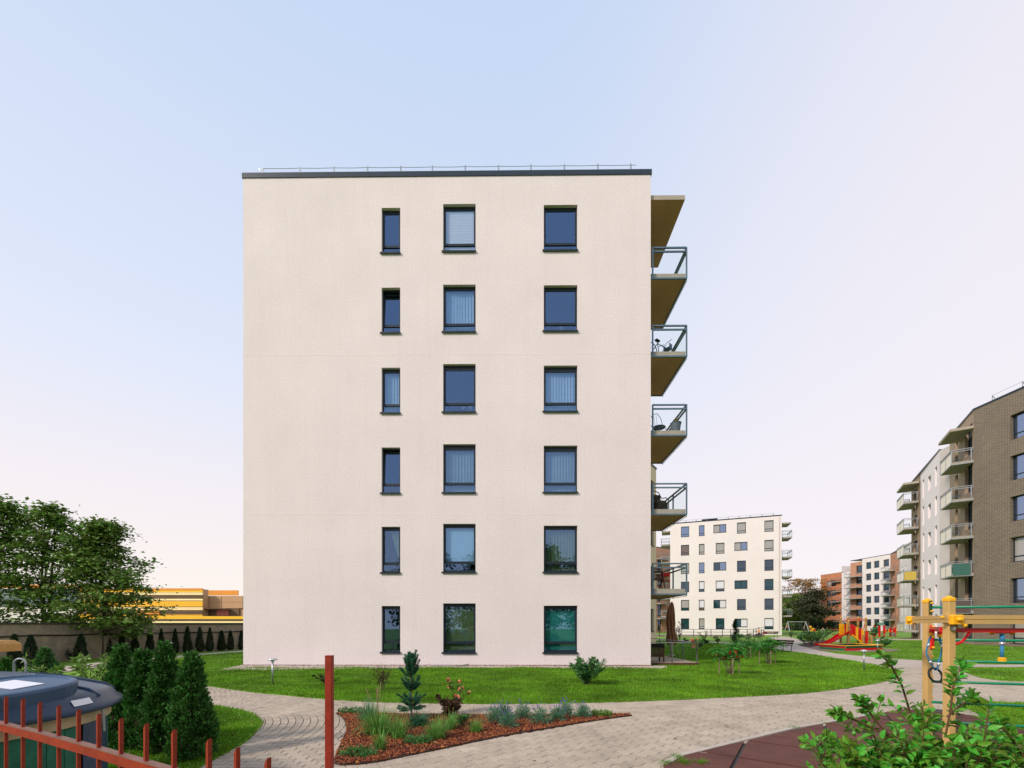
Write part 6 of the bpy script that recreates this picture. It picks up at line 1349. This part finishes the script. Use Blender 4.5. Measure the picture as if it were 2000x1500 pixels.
pn = MB(); q = T(1638.5, -.25, z=0); pn.cbox(0, .36, -.04, .0, .80, 1.60, .03); pn.build('panel', yel, pg, q); MB().cbox(0, .09, -.045, .0, .85, 1.55, .02).build('panel', red, pg, T(1649.5, -.35, z=0)); MB().cbox(0, .14, -.05, -.01, .82, 1.65, .02).build('panel', yel, pg, T(1652.5, -.4, z=0))
for y_ in (1211, 1213.5): MB().tube([T(1645, .3, y_), T(1690, .3, y_-1.5)], .022, 6).build('rail', red, pg)
MB().tube([T(1686, .1, 1232), T(1688, .1, 1222), T(1690, .1, 1215)], .02, 6).build('rail', red, pg)
sl_ = MB(); prof_ = [(1654, 1236), (1648, 1238), (1638, 1244), (1626, 1252), (1614, 1258), (1604, 1260), (1596, 1260.5)]; W2 = .28
for a, b in zip(prof_, prof_[1:]):
    A, B = T(a[0], -.3, a[1]), T(b[0], -.3, b[1]); y0 = Vector((0, -W2, 0)); y1 = Vector((0, W2, 0)); up = Vector((0, 0, .16))
    for s_ in (y0, y1): sl_.quad(tuple(A+s_), tuple(B+s_), tuple(B+s_+up*.7), tuple(A+s_+up)); sl_.quad(tuple(A+s_*1.06), tuple(B+s_*1.06), tuple(B+s_*1.06+up*.7), tuple(A+s_*1.06+up))
    sl_.quad(tuple(A+y0), tuple(A+y1), tuple(B+y1), tuple(B+y0))
sl_.build('slide', red, pg); MB().box(-.1, .1, -.2, .2, 0, .08).build('slide_foot', black, pg, T(1603, -.3, z=0))
nt2 = MB(); arc = [(1640, 1233), (1630, 1233.5), (1620, 1237), (1611, 1243.5), (1605, 1254)]
for s_ in (.6, .95, 1.3): nt2.tube([T(a, s_, b-1) for a, b in arc], .035, 5)
for i in range(9):
    f = i/8*(len(arc)-1); k = min(int(f), len(arc)-2); a = (arc[k][0]+(arc[k+1][0]-arc[k][0])*(f-k), arc[k][1]+(arc[k+1][1]-arc[k][1])*(f-k)-1); nt2.tube([T(a[0], .6, a[1]), T(a[0], 1.3, a[1])], .028, 5)
nt2.build('climbing_net', black, pg)
for dy in (-.75, -.1):
    MB().bar(T(1660, dy, 1222), T(1703, dy, 1251), .09, .12).build('ramp_beam', tower_w, pg)
for i, (px_, m_, w_) in enumerate(((1663, red, .14), (1668.5, red, .14), (1672.5, yel, .18), (1679, red, .14), (1683.5, yel, .16), (1692.5, red, .16))):
    MB().cbox(-w_/2, w_/2, -.03, .0, 0, .85, .05).build('panel', m_, pg, T(px_, -.8, z=.25+.55*max(0, (1690-px_)/30)))
MB().bar(T(1664, -.85, 1240), T(1684, -.85, 1256), .06, .10).build('panel', yel, pg)
# sandbox
sb = thing('sandbox', 'square wooden sandbox with red green and yellow boards in front of the slide', 'sandbox', (*G(1651, 1271.5), 0)); e1 = (Vector((*G(1722, 1269.5), 0))-sb.location); e2 = (Vector((*G(1634, 1266.5), 0))-sb.location); e2 = Vector((-e1.y, e1.x, 0)).normalized()*2.4+Vector((.9, 0, 0)); grn = mat('sandbox_green', (.02, .16, .06), .5, .1)
for a, b in ((Vector(), e1), (Vector(), e2), (e1, e1+e2), (e2, e1+e2)):
    for k, m_ in enumerate((red, grn) if (a, b) != (Vector(), e2) else (grn, red)):
        MB().bar(a+Vector((0, 0, .08+.14*k)), b+Vector((0, 0, .08+.14*k)), .06, .132).build('board', m_, sb)
    MB().bar(a+Vector((0, 0, .305)), b+Vector((0, 0, .305)), .22, .03).build('seat_board', yel if a != e2 else tower_w, sb)
MB().poly([tuple(Vector((0, 0, .15))), tuple(e1+Vector((0, 0, .15))), tuple(e1+e2+Vector((0, 0, .15))), tuple(e2+Vector((0, 0, .15)))]).build('sand', mat('sand', (.42, .33, .22), .95, .1, 4), sb) if False else None
sdm = MB(); sdm.poly([(0, 0, .15), (e1.x, e1.y, .15), (e1.x+e2.x, e1.y+e2.y, .15), (e2.x, e2.y, .15)]); sdm.build('sand', mat('sand', (.42, .33, .22), .95, .1, 4), sb)
# far playhouse with rainbow bridge
ph = thing('playhouse', 'far red playhouse with green gable roof and striped bridge', 'playhouse', (*at(1717, 0, 56)[:2], 0))
def Q(px_, py, dy=0): x, y, z = at(px_, py, 56+dy); return Vector((x-ph.location.x, y-56, z))
for px_, y0, dy in ((1708.5, 1221, 0), (1717.5, 1221, -.7), (1727, 1221, 0), (1739.5, 1226, 0), (1748, 1226, -.3)): q = Q(px_, y0, dy); MB().box(-.09, .09, -.09, .09, 0, q.z).build('post', red, ph, (q.x, q.y, 0))
g1, g2, g3, g4, g5, g6 = Q(1706.5, 1221, -.9), Q(1712, 1216, -.9), Q(1723, 1216, .9), Q(1729, 1221, .9), Q(1716, 1221, -.9), Q(1729.5, 1221, .9)
rfm = MB(); rfm.quad(tuple(Q(1712, 1216, -1)), tuple(Q(1725, 1216, .8)), tuple(Q(1729.5, 1221.5, .8)), tuple(Q(1718, 1221.5, -1))); rfm.quad(tuple(Q(1712, 1216, -1)), tuple(Q(1725, 1216, .8)), tuple(Q(1718, 1221.5, 1.4)), tuple(Q(1706, 1221.5, -.4))); rfm.build('roof', mat('roof_green', (.04, .26, .10), .5, .1), ph)
MB().box(-.5, .4, -.05, .05, .5, 1.25).build('panel', mat('roof_green', (.04, .26, .10)), ph, Q(1712.5, 1240, -.4)*Vector((1, 1, 0)) if False else (Q(1712.5, 1240, -.4).x, -.4, 0))
MB().bar(Q(1719, 1234, -.6), Q(1731, 1243, -.9), .5, .05).build('slide', alu, ph)
for i in range(10): a = Q(1728+i*2.05, 1229); MB().box(0, .125, -.05, .05, -.35, 0).build('bridge_panel', [yel, red, mat('sandbox_green', (.02, .16, .06))][i % 3], ph, a)
MB().bar(Q(1728, 1235), Q(1749, 1235), .8, .06).build('bridge_deck', tower_w, ph); MB().ball((0, 0, 0), .22, 8).build('ball', yel, ph, Q(1752, 1231, -.3), shade=True)
MB().bar(Q(1709, 1227), Q(1717, 1227, -.7), .06, .08).build('rail', red, ph)

# ------------------------------------------------------------ far trees on the right
broadleaf('pine_tree', 'tall dark spreading pine with bare forked trunk before the orange brick block', 'tree', at(1579, 0, 108)[:2], 4.2, [(2.8, 1.5, .5), (4.0, 3.6, 2.2), (5.6, 3.8, 1.2), (7.2, 3.2, .6), (8.6, 2.0, 1.6), (9.8, .8, 2.2)], 120, 70, .42, leaf_pine, cl=(1.3, 1.3, .38), trunk_r=.28, limbs=24, trunks=2)
broadleaf('deciduous_tree', 'pale amber tree top rising behind the dark pine', 'tree', at(1574, 0, 122)[:2], 8.0, [(6.5, 1.2, 0), (9.0, 4.0, -.8), (11.0, 4.8, -.2), (13.0, 4.6, .2), (14.4, 3.0, .2)], 90, 50, .42, mat('amber_leaf', (.34, .19, .05), .6, .25, .4, isl=.4, hue=.02, trans=.3), cl=(1.1, 1.1, .35), trunk_r=.22, limbs=20)
broadleaf('deciduous_tree', 'round light green tree at the right corner of the far pale block', 'tree', at(1545, 0, 116)[:2], 1.5, [(1.2, 2.2, 0), (3.5, 3.6, 0), (6, 3.3, .3), (8.2, 2.0, .3), (9.2, .8, .3)], 90, 70, .4, mat('yellow_green_leaf', (.10, .16, .02), .6, .25, .3, isl=.4, hue=.03, trans=.3), cl=(1.1, 1.1, .6), flat=False)
broadleaf('deciduous_tree', 'dark green tree closing the gap left of the orange brick block', 'tree', at(1562, 0, 126)[:2], 1.0, [(.4, 4.5, 0), (2.5, 6.2, 0), (5, 5.0, 0), (7, 2.5, 0)], 110, 70, .5, leaf_dark, cl=(1.4, 1.4, .9), flat=False)
broadleaf('hedge', 'low dark hedge at the foot of the orange brick block', 'hedge', at(1600, 0, 112)[:2], .3, [(.2, 6.5, 0), (1.2, 6.2, 0), (2.0, 5.0, 0)], 60, 60, .35, leaf_dark, cl=(1.0, 1.0, .6), flat=False, limbs=4, trunk_r=.05)
bbx = thing('apartment_block', 'distant beige flat roofed building behind the amber tree', 'apartment block', (*at0(1560, 0, 170), 0)); ax_, bx2 = at0(1520, 0, 170), at0(1606, 0, 170); Hx = EYE+(HZ-1161)*170/F
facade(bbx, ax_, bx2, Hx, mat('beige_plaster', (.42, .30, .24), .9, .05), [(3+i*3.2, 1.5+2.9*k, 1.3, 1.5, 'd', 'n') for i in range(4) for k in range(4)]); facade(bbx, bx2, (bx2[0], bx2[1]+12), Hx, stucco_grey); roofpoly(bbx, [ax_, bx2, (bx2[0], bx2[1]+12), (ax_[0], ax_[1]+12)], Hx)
# ------------------------------------------------------------ people (small, far)
def skinmesh(name, joints, edges, radii, m, parent, root=0, sub=1):
    me = bpy.data.meshes.new(name); me.from_pydata(joints, edges, []); me.materials.append(m); o = ob(name, me, parent); md = o.modifiers.new('skin', 'SKIN'); 
    sv_ = me.skin_vertices[0] if me.skin_vertices else None
    if sv_:
        for i, r_ in enumerate(radii): sv_.data[i].radius = (r_, r_)
        sv_.data[root].use_root = True
    s2 = o.modifiers.new('sub', 'SUBSURF'); s2.levels = sub; s2.render_levels = sub; return o
def person(label, loc, rz, h, top_m, leg_m, hair_m, sit=False, arms=.25, group='people around the playgrounds'):
    t = thing('person', label, 'person', loc, rz, group); k = h/1.75
    if sit: J = [(0, 0, .45), (0, 0, .72), (0, 0, .98), (0, 0, 1.08), (0, 0, 1.20), (.1, .02, .45), (.11, -.40, .48), (.11, -.42, .06), (.11, -.54, .03), (-.1, .02, .45), (-.11, -.40, .48), (-.11, -.42, .06), (-.11, -.54, .03), (.18, 0, .94), (.24, -.08, .68), (.16, -.32, .60), (-.18, 0, .94), (-.24, -.08, .68), (-.16, -.32, .60)]
    else: J = [(0, 0, .92), (0, 0, 1.18), (0, 0, 1.42), (0, 0, 1.52), (0, -.01, 1.64), (.09, 0, .88), (.11, -.04, .48), (.12, .04, .08), (.12, -.10, .03), (-.09, 0, .88), (-.11, .05, .48), (-.12, .12, .08), (-.12, -.02, .03), (.18, 0, 1.39), (.24, .02, 1.13), (.24, -arms, .92), (-.18, 0, 1.39), (-.24, .02, 1.13), (-.24, -arms, .92)]
    J = [(x*k, y*k, z*k) for x, y, z in J]; E = [(0, 1), (1, 2), (2, 3), (3, 4), (0, 5), (5, 6), (6, 7), (7, 8), (0, 9), (9, 10), (10, 11), (11, 12), (2, 13), (13, 14), (14, 15), (2, 16), (16, 17), (17, 18)]
    rd_ = [v*k for v in (.12, .11, .13, .055, .10, .08, .055, .04, .04, .08, .055, .04, .04, .055, .042, .035, .055, .042, .035)]
    skinmesh('body', J, E, rd_, skin, t)
    skinmesh('shirt', [J[i] for i in (0, 1, 2, 13, 14, 16, 17)], [(0, 1), (1, 2), (2, 3), (3, 4), (2, 5), (5, 6)], [v*k for v in (.14, .135, .15, .08, .06, .08, .06)], top_m, t)
    skinmesh('trousers', [J[i] for i in (0, 5, 6, 7, 9, 10, 11)], [(0, 1), (1, 2), (2, 3), (0, 4), (4, 5), (5, 6)], [v*k for v in (.13, .10, .075, .06, .10, .075, .06)], leg_m, t)
    c = J[4]; MB().ball((c[0], c[1]+.02*k, c[2]+.035*k), .112*k, 8).build('hair', hair_m, t, shade=True)
    for s_ in (7, 11): f = J[s_+1]; MB().cbox(f[0]-.045*k, f[0]+.045*k, f[1]-.04*k, f[1]+.13*k, 0 if not sit else f[2]-.04, f[2]+.04*k, .01).build('shoe', black, t)
    return t
c_or = mat('cloth_orange', (.8, .25, .02), .8, .1); c_dk = mat('cloth_dark', (.03, .035, .05), .8, .1); c_bg = mat('cloth_beige', (.55, .42, .25), .8, .1); c_wh = mat('cloth_white', (.7, .68, .68), .8, .1); c_rd = mat('cloth_red', (.6, .03, .03), .8, .1); c_gr = mat('cloth_grey', (.18, .19, .26), .8, .2, 30); h_br = mat('hair_brown', (.09, .04, .02), .7, .1); h_bl = mat('hair_dark', (.02, .015, .012), .7, .1)
person('person in an orange shirt standing behind the bench by the ramp', (*G(1482, 1248), 0), R(80), 1.22, c_or, c_dk, h_bl)
person('person in a beige top and dark trousers on the lawn before the pine', (*G(1570, 1236.5), 0), R(20), 1.35, c_bg, c_dk, h_br)
person('person in a red top near the corner of the far pale block', (*G(1537, 1232), 0), R(0), 1.5, c_rd, c_dk, h_br)
person('person in a white top sitting on the lawn beyond the slide', (*G(1607, 1240), 0), R(-40), 1.5, c_wh, c_gr, h_br, sit=True)
person('child in grey patterned clothes sitting high on the play tower', (pg.location.x+T(1668, .3, z=0).x, PY+.3, .55), R(30), 1.3, c_gr, c_gr, h_br, sit=True)
person('person in grey trousers sitting below the striped bridge', (*G(1742, 1243.5), 0), R(60), 1.3, c_rd, c_gr, h_bl, sit=True)
# spring rocker and swings beyond
sr = thing('spring_rocker', 'yellow and red spring rocker beyond the shrubs', 'spring rocker', (*at(1587, 0, 70)[:2], 0)); MB().tube([(.12*math.cos(i*.9), .12*math.sin(i*.9), .03*i) for i in range(18)], .02, 5).build('spring', black, sr)
mb = MB(); mb.cbox(-.45, .3, -.1, .1, .5, 1.0, .08); mb.ball((-.35, 0, 1.15), .22, 8); mb.build('body', yel, sr); MB().cbox(0, .45, -.14, .14, .45, .85, .06).build('seat', red, sr)
sw2 = thing('swing_set', 'grey swing frame with two seats in the distance before the dark trees', 'swing set', (*at(1556, 0, 100)[:2], 0)); 
for x_ in (-2.2, 2.2):
    MB().bar((x_, -.9, 0), (x_*.93, 0, 2.2), .1).build('leg', alu, sw2); MB().bar((x_, .9, 0), (x_*.93, 0, 2.2), .1).build('leg', alu, sw2)
MB().bar((-2.2, 0, 2.2), (2.2, 0, 2.2), .1).build('beam', alu, sw2)
for x_ in (-.9, .9):
    o = MB().box(-.22, .22, -.1, .1, .45, .49).build('seat', black, sw2, (x_, 0, 0)); MB().tube([(-.2, 0, .48), (-.2, 0, 2.15)], .012, 4).tube([(.2, 0, .48), (.2, 0, 2.15)], .012, 4).build('chain', steel, o)
# trees behind the viewer, the ones the lower windows mirror
bg_ = 'trees behind the viewpoint mirrored in the lowest windows'
for i, (x, y, h) in enumerate(((-9, -11, 9.5), (-3.5, -12, 8.5), (2, -10.5, 9.5), (7.5, -12, 8.8), (13, -11, 9.5))):
    lab = ['leftmost', 'second', 'middle', 'fourth', 'rightmost'][i]+' tree of the row mirrored in the ground floor windows'
    if i == 0: t0_ = broadleaf('roadside_tree', lab, 'tree', (x, y), 1.2, [(1.2, 2.2, 0), (3.5, 3.3, 0), (6.5, 2.8, 0), (9.0, 1.0, 0)], 120, 60, .30, leaf_dark, cl=(.9, .9, .5), flat=False, group=bg_)
    else: copy_thing(t0_, (x, y), i*1.3, (1, h/9.2), lab, bg_)

# fallen leaves on the paving and the lawn edge
n = 150; P = np.column_stack([rng.uniform(-5.5, 6, n), rng.uniform(3.8, 12.5, n)]); z_ = np.where(pip(P, lawn_polys[0][1]) | pip(P, lawn_polys[1][1]), .075, .042); P = P[:, :]; B = np.column_stack([P, z_]); D = rnd_dir(n); D[:, 2] *= .15; V, Fc = leaves6(B, D, np.tile([0, 0, 1.0], (n, 1))+rng.normal(0, .25, (n, 3)), rng.uniform(.02, .05, n), rng.uniform(.012, .03, n))
tag(npmesh('fallen_leaves', V, Fc, mat('dry_fallen_leaf', (.20, .10, .035), .8, .2, 8, isl=.5, hue=.04)), 'scattered dry brown leaves lying on the paving and lawns', 'fallen leaves', kind='stuff')
